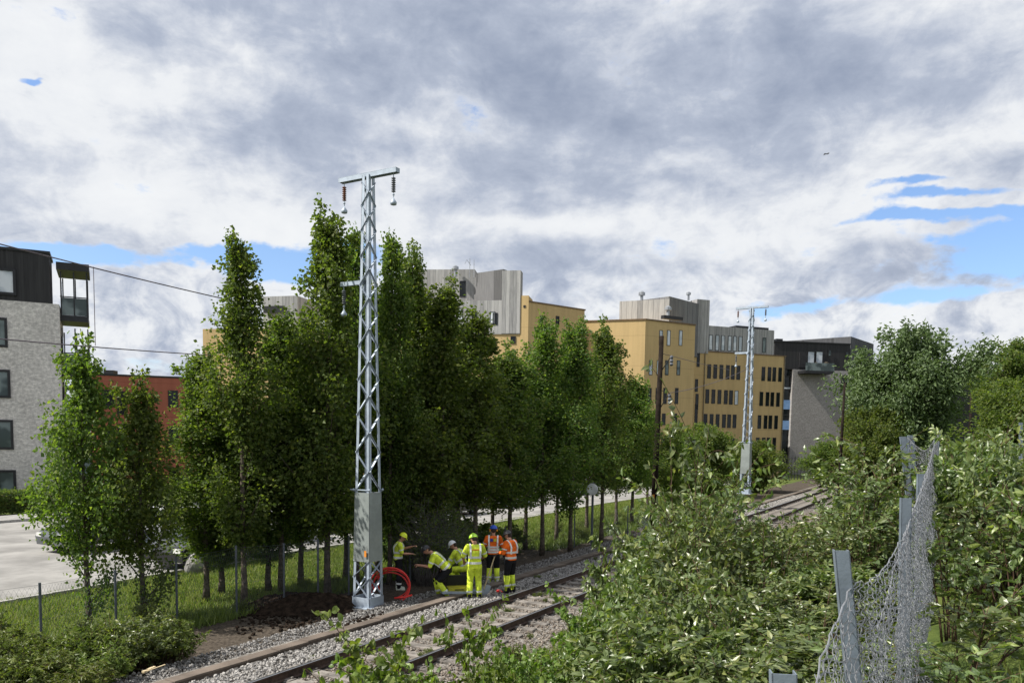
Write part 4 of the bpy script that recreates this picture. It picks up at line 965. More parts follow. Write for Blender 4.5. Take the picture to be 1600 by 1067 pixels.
for i in range(26):
    u_ = random.uniform(-7.4, -5.2); s_ = random.uniform(7, 26); x, y = US(u_, s_)
    WT.append((i % 2, x, y, H(x, y)-.03, .6, random.uniform(.35, .7), random.random()*6.28))
def scatter_stuff(name, kinds, tf, mats_, label, cat):
    VS, FS, n0 = [[], []], [[], []], [0, 0]
    cache = {}
    for (k, x, y, z, s1, s2, a) in tf:
        for w_ in (0, 1):
            me_ = kinds[k][w_]
            if me_.name not in cache:
                v_ = np.zeros(len(me_.vertices)*3, np.float32); me_.vertices.foreach_get('co', v_); me_.calc_loop_triangles(); f_ = np.zeros(len(me_.loop_triangles)*3, np.int32); me_.loop_triangles.foreach_get('vertices', f_); cache[me_.name] = (v_.reshape(-1, 3), f_.reshape(-1, 3))
            v_, f_ = cache[me_.name]; ca, sa = math.cos(a), math.sin(a); v2 = v_*np.array((s1, s1, s2)); v2 = np.stack([v2[:, 0]*ca-v2[:, 1]*sa+x, v2[:, 0]*sa+v2[:, 1]*ca+y, v2[:, 2]+z], 1)
            VS[w_].append(v2); FS[w_].append(f_+n0[w_]); n0[w_] += len(v2)
    V = np.concatenate(VS[1]+VS[0]); F1 = np.concatenate(FS[1]); F0 = np.concatenate(FS[0])+n0[1]
    me_ = npmesh(name, V, [np.concatenate([F1, F0])], mats_); mi = np.zeros(len(me_.polygons), np.int32); mi[len(F1):] = 1; me_.polygons.foreach_set('material_index', mi)
    return tag(link(name, me_), label, cat, kind='stuff')
# grass blades
def grass(name, n, ur, sr, hh, label, m=L_grass, keep=None):
    u = rng.uniform(*ur, n); s = sr[0]+(sr[1]-sr[0])*rng.random(n)**1.4
    if keep is not None: k = keep(u, s); u, s = u[k], s[k]; n = len(u)
    x = u*N[0]+s*T[0]; y = u*N[1]+s*T[1]; z = hgt(x, y); h_ = rng.uniform(*hh, n)*(1+.5*snoise(x, y, 1.3)); a = rng.random(n)*6.283; w_ = .006+.010*rng.random(n)+.0004*s
    P = np.stack([x, y, z], -1); sd_ = np.stack([np.cos(a)*w_, np.sin(a)*w_, 0*a], -1); ln = rng.normal(0, .4, (n, 2))*h_[:, None]
    V = np.stack([P-sd_, P+sd_, P+np.stack([ln[:, 0], ln[:, 1], h_], -1)], 1).reshape(-1, 3)
    return tag(link(name, npmesh(name, V, [np.arange(3*n).reshape(-1, 3)], [m])), label, 'grass', kind='stuff')
grass('lawn_grass', 110000, (-22.2, -16.2), (4, 60), (.05, .15), 'short sunlit lawn grass between the trees and the pale road')
grass('verge_grass', 60000, (-17.0, -13.5), (3, 60), (.10, .32), 'rough grass under the poplars along the track', L_weed, lambda u, s: (u < -15.6) | (s < 9) | (s > 28) & (u < -14.4))
grass('bank_grass', 60000, (-7.4, -.6), (1.5, 40), (.10, .35), 'rough grass on the bank under the shrubs')
grass('path_grass', 30000, (.0, 9), (2, 45), (.06, .25), 'patchy grass beside the path right of the fence', L_grass, lambda u, s: (u < 2.0) | (u > 5.2) | (rng.random(len(u)) < .1))
for i in range(46):
    u_ = random.choice((random.uniform(-10.3, -9.1), random.uniform(-8.7, -7.4), random.uniform(-11.7, -10.7))); s_ = random.uniform(8, 34); x, y = US(u_, s_)
    WT.append((i % 2, x, y, gz(s_)-.03, random.uniform(.12, .26), random.uniform(.10, .22), random.random()*6.28))
WEEDS_AT = scatter_stuff('weeds', WEED, WT, [L_weed, twigm], 'leafy green weeds growing between the lawn and the trackside gravel', 'weeds')
# hedge by the pale block
hc = bpy.data.objects; 
def hedge_mesh(L_, D_, Hh, n):
    g = np.random.default_rng(61); C_ = g.uniform(-.5, .5, (n, 3))*np.array((L_, D_, Hh)); fc = g.integers(0, 3, n)
    top = fc == 0; C_[top, 2] = Hh/2+g.normal(0, .05, top.sum()); fr = fc > 0; C_[fr, 1] = -D_/2+g.normal(0, .06, fr.sum()); C_[:, 2] += Hh/2
    ll = g.uniform(.08, .15, n); V, Fc = leaves(C_, g.normal(0, 1, (n, 3)), g.normal(0, .6, (n, 3))+np.array((0, -.4, .6)), ll, ll*.7); return npmesh('hedge_foliage', V, Fc, [L_pop2])
x, y = US(-45.0, 26); p = W(10, 800, 43.0)
hg = thing('hedge', 'low clipped hedge at the foot of the pale brick block', 'hedge', (p.x, p.y, H(p.x, p.y)+.1), R(90)-TH-R(25)); link('foliage', hedge_mesh(14, 1.1, 1.15, 16000), hg); MB().box((0, .1, .5), (13.6, .8, .85)).build('inner_branches', twigm, hg)

# ------------------------------------------------------------------ fences, poles, wires
fpm = mat('fence_post_dark', (.11, .125, .15), .5, .5, .1)
thin = thing('wire_mesh_fence', 'thin grey posts with fine wire mesh running between the lawn and the trees at left', 'fence')
fp_px = [(65, 1006, 910), (182, 987, 890), (277, 977, 870), (370, 962, 852), (444, 946, 848), (497, 936, 842), (545, 925, 836)]
pts = []
for (px, yb, yt) in fp_px:
    dd = 16.4+(px-65)*.0112; q = W(px, yb, dd); top = ZAT(yt, dd, px); zb_ = H(q.x, q.y)-.1; pts.append((q.x, q.y, zb_, top))
x0, y0 = pts[-1][:2]; u0, s0 = toUS(x0, y0)
for k in range(1, 9): x, y = US(u0+.12*k, s0+2.6*k); z = H(x, y)-.05; pts.append((x, y, z, z+1.4))
u0, s0 = toUS(*pts[0][:2]); x, y = US(u0-.2, s0-2.6); pts.insert(0, (x, y, H(x, y)-.1, pts[0][3]))
for q in pts: MB().tube([(q[0], q[1], q[2]), (q[0], q[1], q[3])], .028, 7).build('post', fpm, thin)
mb = MB()
for a_, c_ in zip(pts[:-1], pts[1:]):
    for fr in (.12, .5, .97): mb.bar((a_[0], a_[1], a_[2]+(a_[3]-a_[2])*fr), (c_[0], c_[1], c_[2]+(c_[3]-c_[2])*fr), .004)
    nn = 26
    A0 = np.array(a_); C0 = np.array(c_)
    for k in range(-8, nn):
        for sg_ in (0, 1):
            k0, k1 = k/nn, (k+8)/nn; z0f, z1f = 0., 1.
            if k0 < 0: z0f = -k0/(k1-k0); k0 = 0
            if k1 > 1: z1f = (1-k0)/(k1-k0) if k0 else 1; k1 = 1
            if sg_: z0f, z1f = 1-z0f, 1-z1f
            p0 = A0+(C0-A0)*k0; p1 = A0+(C0-A0)*k1
            mb.bar((p0[0], p0[1], p0[2]+(p0[3]-p0[2])*z0f*.95), (p1[0], p1[1], p1[2]+(p1[3]-p1[2])*z1f*.95), .0022)
mb.build('mesh', fpm, thin)

# near slumped chain link fence
postm = mat('fence_post_galv', (.17, .205, .25), .6, .2, .12, 6, .1, 60)
wirem = mat('chain_wire', (.27, .28, .30), .5, .4, .15, 20)
nf_ = thing('chain_link_fence', 'bent chain link fence with slumped netting and blue grey steel posts at right', 'fence')
def cpost(top, bot, wd):
    mb = MB(); top = np.array(top); bot = np.array(bot); d_ = top-bot
    a1 = np.array((N[0]*.95, N[1]*.95+.0, 0)); a1 = np.array((math.cos(R(-8)), math.sin(R(-8)), 0)); a2 = np.array((-a1[1], a1[0], 0)); th = .004
    for (o0, o1, nv) in ((-a1*wd/2, a1*wd/2, a2), (a1*wd/2, a1*wd/2+a2*wd*.7, -a1), (-a1*wd/2, -a1*wd/2+a2*wd*.7, a1)):
        V = []
        for base_ in (bot, top): V += [base_+o0, base_+o1, base_+o1+nv*th, base_+o0+nv*th]
        mb.add(V, [(0,1,2,3),(7,6,5,4),(0,4,5,1),(1,5,6,2),(2,6,7,3),(3,7,4,0)])
    return mb.build('post', postm, nf_)
def PW(px, py, d): return tuple(W(px, py, d))
cpost(PW(1226, 1053, 2.15), PW(1232, 1500, 2.15), .068)
cpost(PW(1316, 860, 3.1), PW(1352, 1240, 3.1), .056)
cpost(PW(1417, 778, 4.9), PW(1412, 1120, 4.9), .060)
cpost(PW(1441, 740, 7.2), PW(1436, 960, 7.2), .066)
cpost(PW(1412, 682, 9.6), PW(1430, 860, 9.6), .07)
cpost(PW(1424, 680, 9.9), PW(1436, 850, 9.9), .07)
cpost(PW(1466, 672, 12.2), PW(1452, 840, 12.2), .07)
cpost(PW(1596, 660, 13), PW(1596, 760, 13), .05)
def interp(ctrl, n):
    c_ = np.array([tuple(W(*q)) for q in ctrl]); k = np.concatenate([[0], np.cumsum(np.linalg.norm(np.diff(c_, axis=0), axis=1))]); kk = np.linspace(0, k[-1], n)
    o = np.stack([np.interp(kk, k, c_[:, i]) for i in range(3)], 1)
    for _ in range(3): o[1:-1] = (o[:-2]+2*o[1:-1]+o[2:])/4
    return o
def netting(name, top, bot, ncol, nrow, amp, seed, rad=.0021):
    A_ = interp(top, ncol+1); B_ = interp(bot, ncol+1); g = np.random.default_rng(seed)
    jj, ii = np.meshgrid(np.arange(nrow+1), np.arange(ncol+1)); v = (jj/nrow)[..., None]
    P = A_[:, None]*(1-v)+B_[:, None]*v
    ph = snoise(ii*.33, jj*.22, 1.0, seed); ph2 = snoise(ii*.9+4, jj*.35, 1.0, seed+5)
    nn = np.array((N[0], N[1], 0)); P += nn*(ph*amp+ph2*amp*.35)[..., None]*np.sin(np.clip(v, .05, 1)*2.2)
    P += np.array((T[0], T[1], 0))*(ph2*amp*.5)[..., None]
    P += g.normal(0, .005, P.shape); mb = MB(); 
    segs = []
    for i in range(ncol+1):
        for j in range(nrow+1):
            if (i+j) % 2: continue
            if i+1 <= ncol and j+1 <= nrow: segs.append((P[i, j], P[i+1, j+1]))
            if i+1 <= ncol and j-1 >= 0: segs.append((P[i, j], P[i+1, j-1]))
    S0 = np.array([a for a, c in segs]); S1 = np.array([c for a, c in segs]); m_ = len(S0)
    mid = (S0+S1)/2+nn*.007*np.where(np.arange(m_) % 2, 1, -1)[:, None]; d_ = unit(S1-S0)
    x_ = unit(np.cross(d_, np.array((.3, -.5, .8)))); y_ = np.cross(d_, x_); V = []
    for Pk in (S0, mid, S1):
        for q in range(3): V.append(Pk+rad*(math.cos(q*2.094)*x_+math.sin(q*2.094)*y_))
    V = np.stack(V, 1).reshape(-1, 3); f = np.array([(r*3+q, r*3+(q+1) % 3, (r+1)*3+(q+1) % 3, (r+1)*3+q) for r in range(2) for q in range(3)])
    o = link(name, npmesh(name, V, [(f[None]+np.arange(m_)[:, None, None]*9).reshape(-1, 4)], [wirem]), nf_)
    MBt = MB().tube(A_+g.normal(0, .004, A_.shape), .0032, 5)
    MBt.build('top_wire', wirem, nf_)
    return o
netting('netting', [(1262, 1120, 2.2), (1290, 1010, 2.6), (1312, 960, 2.95), (1338, 905, 3.15), (1352, 915, 3.4), (1385, 885, 4.0), (1415, 832, 4.7), (1436, 775, 5.8), (1452, 725, 7.6), (1466, 676, 12.1)],
        [(1330, 1700, 2.2), (1350, 1500, 2.6), (1372, 1400, 2.95), (1380, 1350, 3.2), (1400, 1240, 3.5), (1412, 1180, 4.1), (1430, 1090, 4.8), (1446, 1010, 5.8), (1456, 930, 7.6), (1462, 830, 12.1)], 190, 50, .045, 3, .0023)
netting('loose_netting', [(1330, 900, 3.15), (1350, 960, 3.3), (1372, 985, 3.7), (1400, 880, 4.3), (1425, 800, 5.0), (1448, 745, 6.2), (1458, 700, 8.8), (1440, 705, 9.5), (1418, 684, 9.7)],
        [(1300, 1500, 3.0), (1330, 1420, 3.2), (1385, 1350, 3.6), (1432, 1150, 4.2), (1440, 1080, 5.0), (1448, 980, 6.2), (1452, 860, 8.8), (1446, 840, 9.5), (1440, 850, 9.7)], 130, 40, .10, 9, .0022)
netting('far_netting', [(1422, 682, 9.8), (1438, 708, 10.6), (1452, 700, 11.4), (1467, 674, 12.2)], [(1430, 850, 9.8), (1440, 850, 10.6), (1450, 845, 11.4), (1455, 835, 12.2)], 34, 26, .05, 12, .0022)

# dark wooden poles
polem = mat('creosoted_pole', (.022, .016, .013), .9, 0, .25, 4, .4, 30, spec=.1)
def pole(px, yt, yb, px2, d, label, r_=.10):
    a_, c_ = W(px2, yb, d), W(px, yt, d); o = thing('wooden_pole', label, 'pole', tuple(a_), 0, 'old dark line poles')
    v = c_-a_; zb_ = H(a_.x, a_.y)-a_.z-.2; MB().tube([(0, 0, min(0, zb_)), tuple(v*.5), tuple(v)], [r_*1.2, r_*1.05, r_*.8], 10).build('shaft', polem, o, True)
    return o, v
o, v = pole(1034, 525, 822, 1020, 38.5, 'dark creosoted pole standing right of the poplars at the track edge', .13)
def loc(px, py, d, o): q = W(px, py, d); return (q.x-o.location.x, q.y-o.location.y, q.z-o.location.z)
for (xa, ya, xb, yb_, xc, yc) in ((1032, 582, 1049, 556, 1049, 572), (1030, 640, 1046, 614, 1046, 632)):
    mb = MB(); mb.tube([loc(xa, ya, 38.5, o), loc(xb, yb_, 38.3, o)], .025, 5); mb.build('bracket', darkm, o)
    a_, c_ = loc(xb, yb_, 38.3, o), loc(xc, yc, 38.3, o); mb = MB(); mb.lathe(c_, [(.04, 0), (.10, .08), (.05, .16), (.10, .24), (.05, .32), (.09, .42), (.04, .5)], 9); mb.build('insulator', greyins, o)
    MB().tube([loc(1033, ya-30, 38.5, o), loc(xb, yb_, 38.3, o)], .012, 4).build('stay', darkm, o)
MB().box(loc(1021, 775, 38.2, o), (.10, .04, .16)).build('orange_tag', mat('orange_mark', (1, 1, 1)), o)
pole(1320, 598, 752, 1311, 50, 'thin dark pole in front of the willow left of the shrubs', .085)
pole(1518, 610, 720, 1514, 70, 'short dark pole in front of the broad round tree at right', .12)
wm = mat('overhead_wire', (.13, .11, .13), .6, .3)
def wire(pts_, r_, label, nm='overhead_wire'):
    P = [W(*q) for q in pts_]; a_, c_ = P[0], P[-1]; Q = []
    for k in np.linspace(0, 1, 14):
        if len(P) == 2: q = a_.lerp(c_, k); q.z -= 4*k*(1-k)*(a_-c_).length*.004
        else: q = a_*(1-k)**2+P[1]*2*k*(1-k)+c_*k*k
        Q.append(q)
    return tag(MB().tube(Q, r_, 5).build(nm, wm), label, 'wire')
wire([(-60, 366, 15.2), (372, 472, 21.5)], .014, 'upper catenary wire sloping down in front of the clouds at left')
wire([(-60, 524, 15.2), (345, 556, 21)], .013, 'lower contact wire crossing the pale brick block')
a_, c_ = W(146, 417, 17.9), W(149, 540, 17.9); tag(MB().tube([a_, c_], .008, 5).build('dropper_wire', wm), 'short vertical dropper joining the two overhead wires', 'wire')
wire([(1049, 556, 38.3), (1140, 578, 44)], .012, 'thin wire from the upper pole bracket towards the far mast')
wire([(1046, 614, 38.3), (1110, 605, 42), (1168, 576, 47)], .015, 'curved cable from the lower pole bracket up to the far mast')
wire([(1320, 640, 74), (1400, 595, 60)], .02, 'thin cable passing in front of the big willow')

# sign pole, boulder, bits of wood
so_ = thing('round_sign', 'round white sign on a grey pole under the poplars by the road', 'sign', tuple(W(924, 866, 33.0)))
hh = ZAT(764, 33, 922)-so_.location.z
MB().tube([(0, 0, -.5), (0, 0, hh+.3)], .05, 8).build('pole', fpm, so_); MB().lathe((-.03, -.07, hh), [(.22, 0), (.24, .015), (.22, .03)], 24, axis=(-.2, -1, 0)).build('sign_plate', mat('sign_white', (.75, .76, .78), .4), so_)
def boulder(px, py, d, r_, label):
    bm = bmesh.new(); bmesh.ops.create_icosphere(bm, subdivisions=3, radius=1)
    for v_ in bm.verts:
        k = 1+.22*snoise(v_.co.x*2, v_.co.y*2+v_.co.z*1.7, 1.3, px) ; v_.co *= k; v_.co.z = v_.co.z*1.0; v_.co.x *= .85-.25*max(v_.co.z, 0); v_.co.y *= .7
    me_ = bpy.data.meshes.new('boulder'); bm.to_mesh(me_); bm.free(); me_.materials.append(mat('boulder_stone', (.30, .29, .28), .9, 0, .2, 2, .5, 8)); p_ = W(px, py, d)
    o_ = link('boulder', me_, loc=(p_.x, p_.y, H(p_.x, p_.y)+r_*.5)); o_.scale = (r_,)*3; return tag(o_, label, 'boulder')
boulder(304, 888, 25.8, .42, 'grey upright boulder at the lawn edge beside the road')
boulder(262, 884, 26.5, .26, 'smaller low boulder left of the grey upright boulder')
woodm = mat('pale_timber', (.62, .50, .32), .8, 0, .1)
for (xa, ya, xb, yb_, w_, lab) in ((223, 1034, 241, 1021, .06, 'short pale cut timber offcut lying in the weeds at lower left'), (228, 1045, 258, 1037, .022, 'thin pale stick lying below the timber offcut')):
    a_, c_ = W(xa, ya, 14.3), W(xb, yb_, 14.6); a_.z = H(a_.x, a_.y)+.22; c_.z = H(c_.x, c_.y)+.25; tag(MB().bar(a_, c_, w_, w_*.6).build('timber_piece', woodm), lab, 'wood')

# aircraft
pl_ = W(1291, 241, 1500); ap = thing('aircraft', 'tiny dark aircraft high in the clouds at upper right', 'aircraft', tuple(pl_), R(25)); am = mat('aircraft_grey', (.12, .12, .13), .5)
MB().tube([(-6, 0, -.6), (-4, 0, -.1), (3, 0, .5), (6.5, 0, 1.6)], [.3, 1.0, .9, .2], 8).build('fuselage', am, ap); MB().box((0, 0, .2), (2.2, 13, .3)).build('wing', am, ap); MB().box((6, 0, 2), (1.5, .2, 2.0)).build('tail_fin', am, ap)

# ------------------------------------------------------------------ cars
tyre = mat('tyre', (.02, .02, .02), .85); cglass = mat('car_glass', (.02, .025, .03), .08, 0, .05, spec=1); lampm = mat('lamp_lens', (.7, .7, .68), .15); redl = mat('tail_lens', (.4, .02, .02), .2)
def paint(nm, c): return mat(nm, c, .22, .2, .03, spec=.6)
def car(name, px, d, rz, pm, label, van=False):
    p_ = W(px, 850, d); o_ = thing(name, label, 'van' if van else 'car', (p_.x, p_.y, H(p_.x, p_.y)+.03), rz, None)
    if van: prof_ = [(-2.4, .35), (-2.45, .9), (-2.3, 1.15), (-1.75, 1.95), (-1.5, 2.05), (2.35, 2.05), (2.42, .35)]; glz = [(-2.15, 1.2), (-1.72, 1.85), (-.75, 1.85), (-.75, 1.2)]
    else: prof_ = [(-2.15, .30), (-2.2, .62), (-2.0, .80), (-1.15, .92), (-.55, 1.38), (.2, 1.46), (1.2, 1.42), (1.85, 1.02), (2.15, .95), (2.2, .45), (2.1, .30)]; glz = [(-1.0, .95), (-.5, 1.34), (.2, 1.40), (1.15, 1.36), (1.6, 1.0)]
    n_ = len(prof_); V = []
    for yy, sh in ((-.86, .0), (-.90, .0), (.90, 0), (.86, 0)):
        for (a, z) in prof_: k = .93 if abs(yy) < .88 else 1; V.append((a*k, yy*(1-.16*max(0, z-.95)), .3+(z-.3)*(k if z > .5 else 1)))
    Fc = [tuple(range(n_)), tuple(range(4*n_-1, 3*n_-1, -1))]+[(r_*n_+(j+1) % n_, r_*n_+j, (r_+1)*n_+j, (r_+1)*n_+(j+1) % n_) for r_ in range(3) for j in range(n_)]
    body = MB().add(V, Fc).build('body', pm, o_, bevel=.03)
    for sg_ in (-1, 1):
        V = [(a, sg_*.905*(1-.16*max(0, z-.95)), z) for a, z in glz]+[(a, sg_*.88*(1-.16*max(0, z-.95)), z) for a, z in glz]; m_ = len(glz)
        MB().add(V, [tuple(range(m_)), tuple(range(2*m_-1, m_-1, -1))]+[(j, (j+1) % m_, m_+(j+1) % m_, m_+j) for j in range(m_)]).build('side_window', cglass, o_)
        for xx in (-1.35, 1.35):
            w_ = MB().lathe((xx, sg_*.80, .33), [(.20, -.11), (.33, -.10), (.33, .10), (.20, .11)], 18, axis=(0, 1, 0)).build('wheel', tyre, o_, True)
            MB().lathe((xx, sg_*.89, .33), [(.19, -.02), (.19, .03), (.05, .035)], 14, axis=(0, sg_, 0)).build('rim', galv, w_)
        MB().box((-2.16 if not van else -2.40, sg_*.66, .68 if not van else .85), (.08, .32, .14)).build('headlight', lampm, o_); MB().box((2.16 if not van else 2.39, sg_*.72, .82), (.08, .2, .16)).build('tail_light', redl, o_)
    if not van: MB().bar((-1.14, 0, .955), (-.60, 0, 1.37), 1.45, .02, up=(0, 0, 1)).build('windscreen', cglass, o_)
    else: MB().bar((-2.25, 0, 1.20), (-1.80, 0, 1.87), 1.5, .03).build('windscreen', cglass, o_)
    return o_
black = paint('car_black', (.015, .016, .018)); white = paint('car_white', (.72, .73, .74)); silver = paint('car_silver', (.38, .40, .42)); grey = paint('car_grey', (.10, .11, .12))
RZ = R(90)-TH
car('parked_car', 332, 27.9, RZ+.1, black, 'black car glimpsed behind the trunks beside the boulder')
car('parked_car', 255, 33, RZ, white, 'white car behind the bushy poplar at left')
car('parked_car', 420, 33.5, RZ, white, 'white car seen between the poplar trunks left of the mast')
car('parked_car', 520, 38, RZ, grey, 'grey car behind the tallest poplar')
car('parked_van', 636, 40, RZ, white, 'white van glimpsed between the mast and the workers', True)
car('parked_car', 790, 53, RZ, silver, 'silver car far behind the trunks above the workers')
car('parked_car', 700, 46, RZ, black, 'black car behind the trunks above the crouching worker')
car('parked_car', 905, 66, RZ, white, 'white car far along the road at the round sign')
car('parked_car', 165, 31, RZ, grey, 'grey car behind the leftmost poplar')

# ------------------------------------------------------------------ people
def clothmat(nm, c, v=.20): return mat(nm, c, .85, 0, v, 5.5, .9, 14, spec=.15)
skin = mat('skin', (.42, .22, .15), .55, 0, .06); hi_y = clothmat('hi_vis_yellow', (.70, .88, .07)); hi_o = clothmat('hi_vis_orange', (.92, .16, .02)); blackc = clothmat('black_cloth', (.015, .015, .018)); reflm = mat('reflective_tape', (.72, .74, .74), .35, .1, .05)
hairm = mat('hair_dark', (.03, .02, .015), .8); greyc = clothmat('grey_cloth', (.2, .21, .22))
def V3(*a): return np.array(a, float)
def loft(mb, secs, side, n=16):
    """secs: list of (centre, rx, ry); side = unit vector to the figure's right"""
    P = np.array([c for c, _, _ in secs]); V = []
    for i, (c, rx, ry) in enumerate(secs):
        tn = P[min(i+1, len(P)-1)]-P[max(i-1, 0)]; tn /= np.linalg.norm(tn); sd_ = side-tn*(side@tn); sd_ /= np.linalg.norm(sd_); fw = np.cross(tn, sd_)
        for q in np.arange(n)*2*math.pi/n: V.append(c+sd_*rx*math.copysign(abs(math.cos(q))**.85, math.cos(q))+fw*ry*math.copysign(abs(math.sin(q))**.85, math.sin(q)))
    k = len(secs); Fc = [(i*n+j, i*n+(j+1) % n, (i+1)*n+(j+1) % n, (i+1)*n+j) for i in range(k-1) for j in range(n)]+[tuple(range(n-1, -1, -1)), tuple((k-1)*n+j for j in range(n))]
    mb.add(V, Fc)
def limb(mb, pts_, rr, n=12):
    mb.tube(pts_, rr, n)
    for p_, r_ in zip(pts_, rr): mb.sphere(p_, r_, n, 8)
def remesh(o_, vox):
    md = o_.modifiers.new('r', 'REMESH'); md.mode = 'VOXEL'; md.voxel_size = vox; md.use_smooth_shade = True
    s_ = o_.modifiers.new('s', 'SMOOTH'); s_.iterations = 4; s_.factor = .5
    dg = bpy.context.evaluated_depsgraph_get(); me_ = bpy.data.meshes.new_from_object(o_.evaluated_get(dg)); mm = list(o_.data.materials)
    o_.modifiers.clear(); o_.data = me_; me_.materials.clear(); [me_.materials.append(q) for q in mm]
    me_.polygons.foreach_set('use_smooth', np.ones(len(me_.polygons), bool)); return o_
def person(label, px, py, d, rz, J, top, legs, helmet, sleeve='short', hcol2=None, height=1.74, boots=None, lower=None, extras=None, group='railway workers in high visibility clothing'):
    p_ = W(px, py, d); root = thing('person', label, 'person', (p_.x, p_.y, max(p_.z, H(p_.x, p_.y)-.05)), rz, group); sc_ = height/1.78; root.scale = (sc_,)*3
    X = V3(1, 0, 0); pel, wst, che, nek, hd = [V3(*J[k]) for k in ('pelvis', 'waist', 'chest', 'neck', 'head')]
    hf = V3(*J.get('look', (0, 1, -.2))); hf /= np.linalg.norm(hf)
    shw = .185; tup = unit(nek-che); shc = che+(nek-che)*.62
    arms = {}
    for s_, k in ((-1, 'l'), (1, 'r')): arms[k] = (shc+X*s_*shw, V3(*J['elbow_'+k]), V3(*J['wrist_'+k]))
    lg = {}
    for s_, k in ((-1, 'l'), (1, 'r')): lg[k] = (pel+V3(s_*.09, 0, -.04), V3(*J['knee_'+k]), V3(*J['ankle_'+k]))
    # body ---- continuous
    mb = MB(); loft(mb, [(pel-tup*.06, .15, .10), (pel+tup*.05, .155, .11), (wst, .135, .095), (che, .165, .11), (shc, .17, .09), (nek-tup*.02, .06, .055)], X)
    limb(mb, [nek-tup*.03, nek+tup*.03, hd+V3(0, -.01, -.06)], [.058, .055, .055])
    hu = unit(V3(0, 0, 1)-hf*hf[2]*.9); hs_ = np.cross(hf, hu)
    mb.sphere(hd, (.078, .098, .112), 16, 12); mb.sphere(hd+hf*.035-hu*.055, (.055, .055, .055), 12, 8)
    mb.tube([hd+hf*.095+hu*.012, hd+hf*.118-hu*.018, hd+hf*.098-hu*.024], [.009, .014, .010], 8); mb.sphere(hd+hf*.088-hu*.055, (.022, .014, .010), 8, 6)
    for s_ in (-1, 1): mb.sphere(hd+hs_*s_*.080-hu*.005, (.014, .020, .030), 8, 6)
    for k, s_ in (('l', -1), ('r', 1)):
        a, b_, c_ = arms[k]; limb(mb, [a, a*.5+b_*.5, b_, b_*.55+c_*.45, c_], [.056, .050, .042, .040, .028])
        hd_ = unit(c_-b_); sdv = unit(np.cross(hd_, V3(0, 0, 1)) if abs(hd_[2]) < .9 else V3(0, 1, 0)); pal = V3(0, 0, -1) if abs(hd_[2]) < .9 else V3(-s_, 0, 0)
        pc = c_+hd_*.05; loft(mb, [(c_, .026, .019), (pc, .040, .017), (pc+hd_*.045, .040, .015)], sdv, 10)
        for f_ in range(4):
            o0 = pc+hd_*.045+sdv*(f_-1.5)*.020; ln_ = (.070, .080, .075, .058)[f_]; m1 = o0+hd_*ln_*.5+pal*.008; limb(mb, [o0-hd_*.01, m1, m1+unit(hd_*.6+pal)*ln_*.5], [.0095, .0090, .0080], 6)
        o0 = c_+hd_*.025+sdv*s_*-.034; m1 = o0+hd_*.03+sdv*s_*-.022; limb(mb, [o0, m1, m1+hd_*.03+pal*.01], [.012, .0105, .009], 6)
        a, b_, c_ = lg[k]; limb(mb, [a, a*.5+b_*.5, b_, b_*.6+c_*.4, c_], [.092, .080, .058, .058, .042]); limb(mb, [c_, c_+V3(0, .12, -.04)], [.042, .032])
    remesh(mb.build('body', skin, root), .0085)
    eo = hd+hf*.083+hu*.018
    for s_ in (-1, 1): MB().sphere(eo+hs_*s_*.031, .011, 8, 6).build('eye', mat('eye', (.05, .04, .035), .2), root)
    # jacket / shirt
    mb = MB(); J2 = [(pel-tup*.02, .178, .135), (wst, .168, .128), (che, .190, .140), (shc, .195, .115), (nek-tup*.015, .085, .075)]; loft(mb, J2, X)
    for k in 'lr':
        a, b_, c_ = arms[k]; limb(mb, [a, a*.45+b_*.55, a*.1+b_*.9], [.078, .072, .064]) if sleeve != 'long' else limb(mb, [a, a*.5+b_*.5, b_, b_*.1+c_*.9], [.078, .070, .062, .050])
    tp_ = remesh(mb.build('shirt' if sleeve == 'short' else 'jacket', top, root), .012)
    def band(t0, extra=.006, hgt_=.05, m_=reflm):
        """ring around the torso at fraction t0 of the hip-shoulder axis"""
        P = np.array([q[0] for q in J2]); kk = np.linspace(0, 1, len(J2)); k0 = t0; 
        def at(t_): return np.array([np.interp(t_, kk, P[:, i]) for i in range(3)]), np.interp(t_, kk, [q[1] for q in J2]), np.interp(t_, kk, [q[2] for q in J2])
        L__ = np.linalg.norm(P[-2]-P[0]); h2 = hgt_/2/L__*.75; m2 = MB(); secs = []
        for t_ in (t0-h2, t0+h2): c_, rx, ry = at(t_); secs.append((c_, rx+extra, ry+extra))
        n = 20; V = []
        for sec, inn in ((secs[0], 0), (secs[1], 0), (secs[1], .02), (secs[0], .02)):
            c_, rx, ry = sec; tn = unit(P[2]-P[0]); sd_ = X-tn*(X@tn); sd_ = unit(sd_); fw = np.cross(tn, sd_)
            for q in np.arange(n)*2*math.pi/n: V.append(c_+sd_*(rx-inn)*math.copysign(abs(math.cos(q))**.85, math.cos(q))+fw*(ry-inn)*math.copysign(abs(math.sin(q))**.85, math.sin(q)))
        m2.add(V, [(i*n+j, i*n+(j+1) % n, ((i+1) % 4)*n+(j+1) % n, ((i+1) % 4)*n+j) for i in range(4) for j in range(n)]); return m2.build('reflective_band', m_, tp_)
    band(.10); band(.30)
    tn = unit(che-pel); fw = np.cross(tn, X)
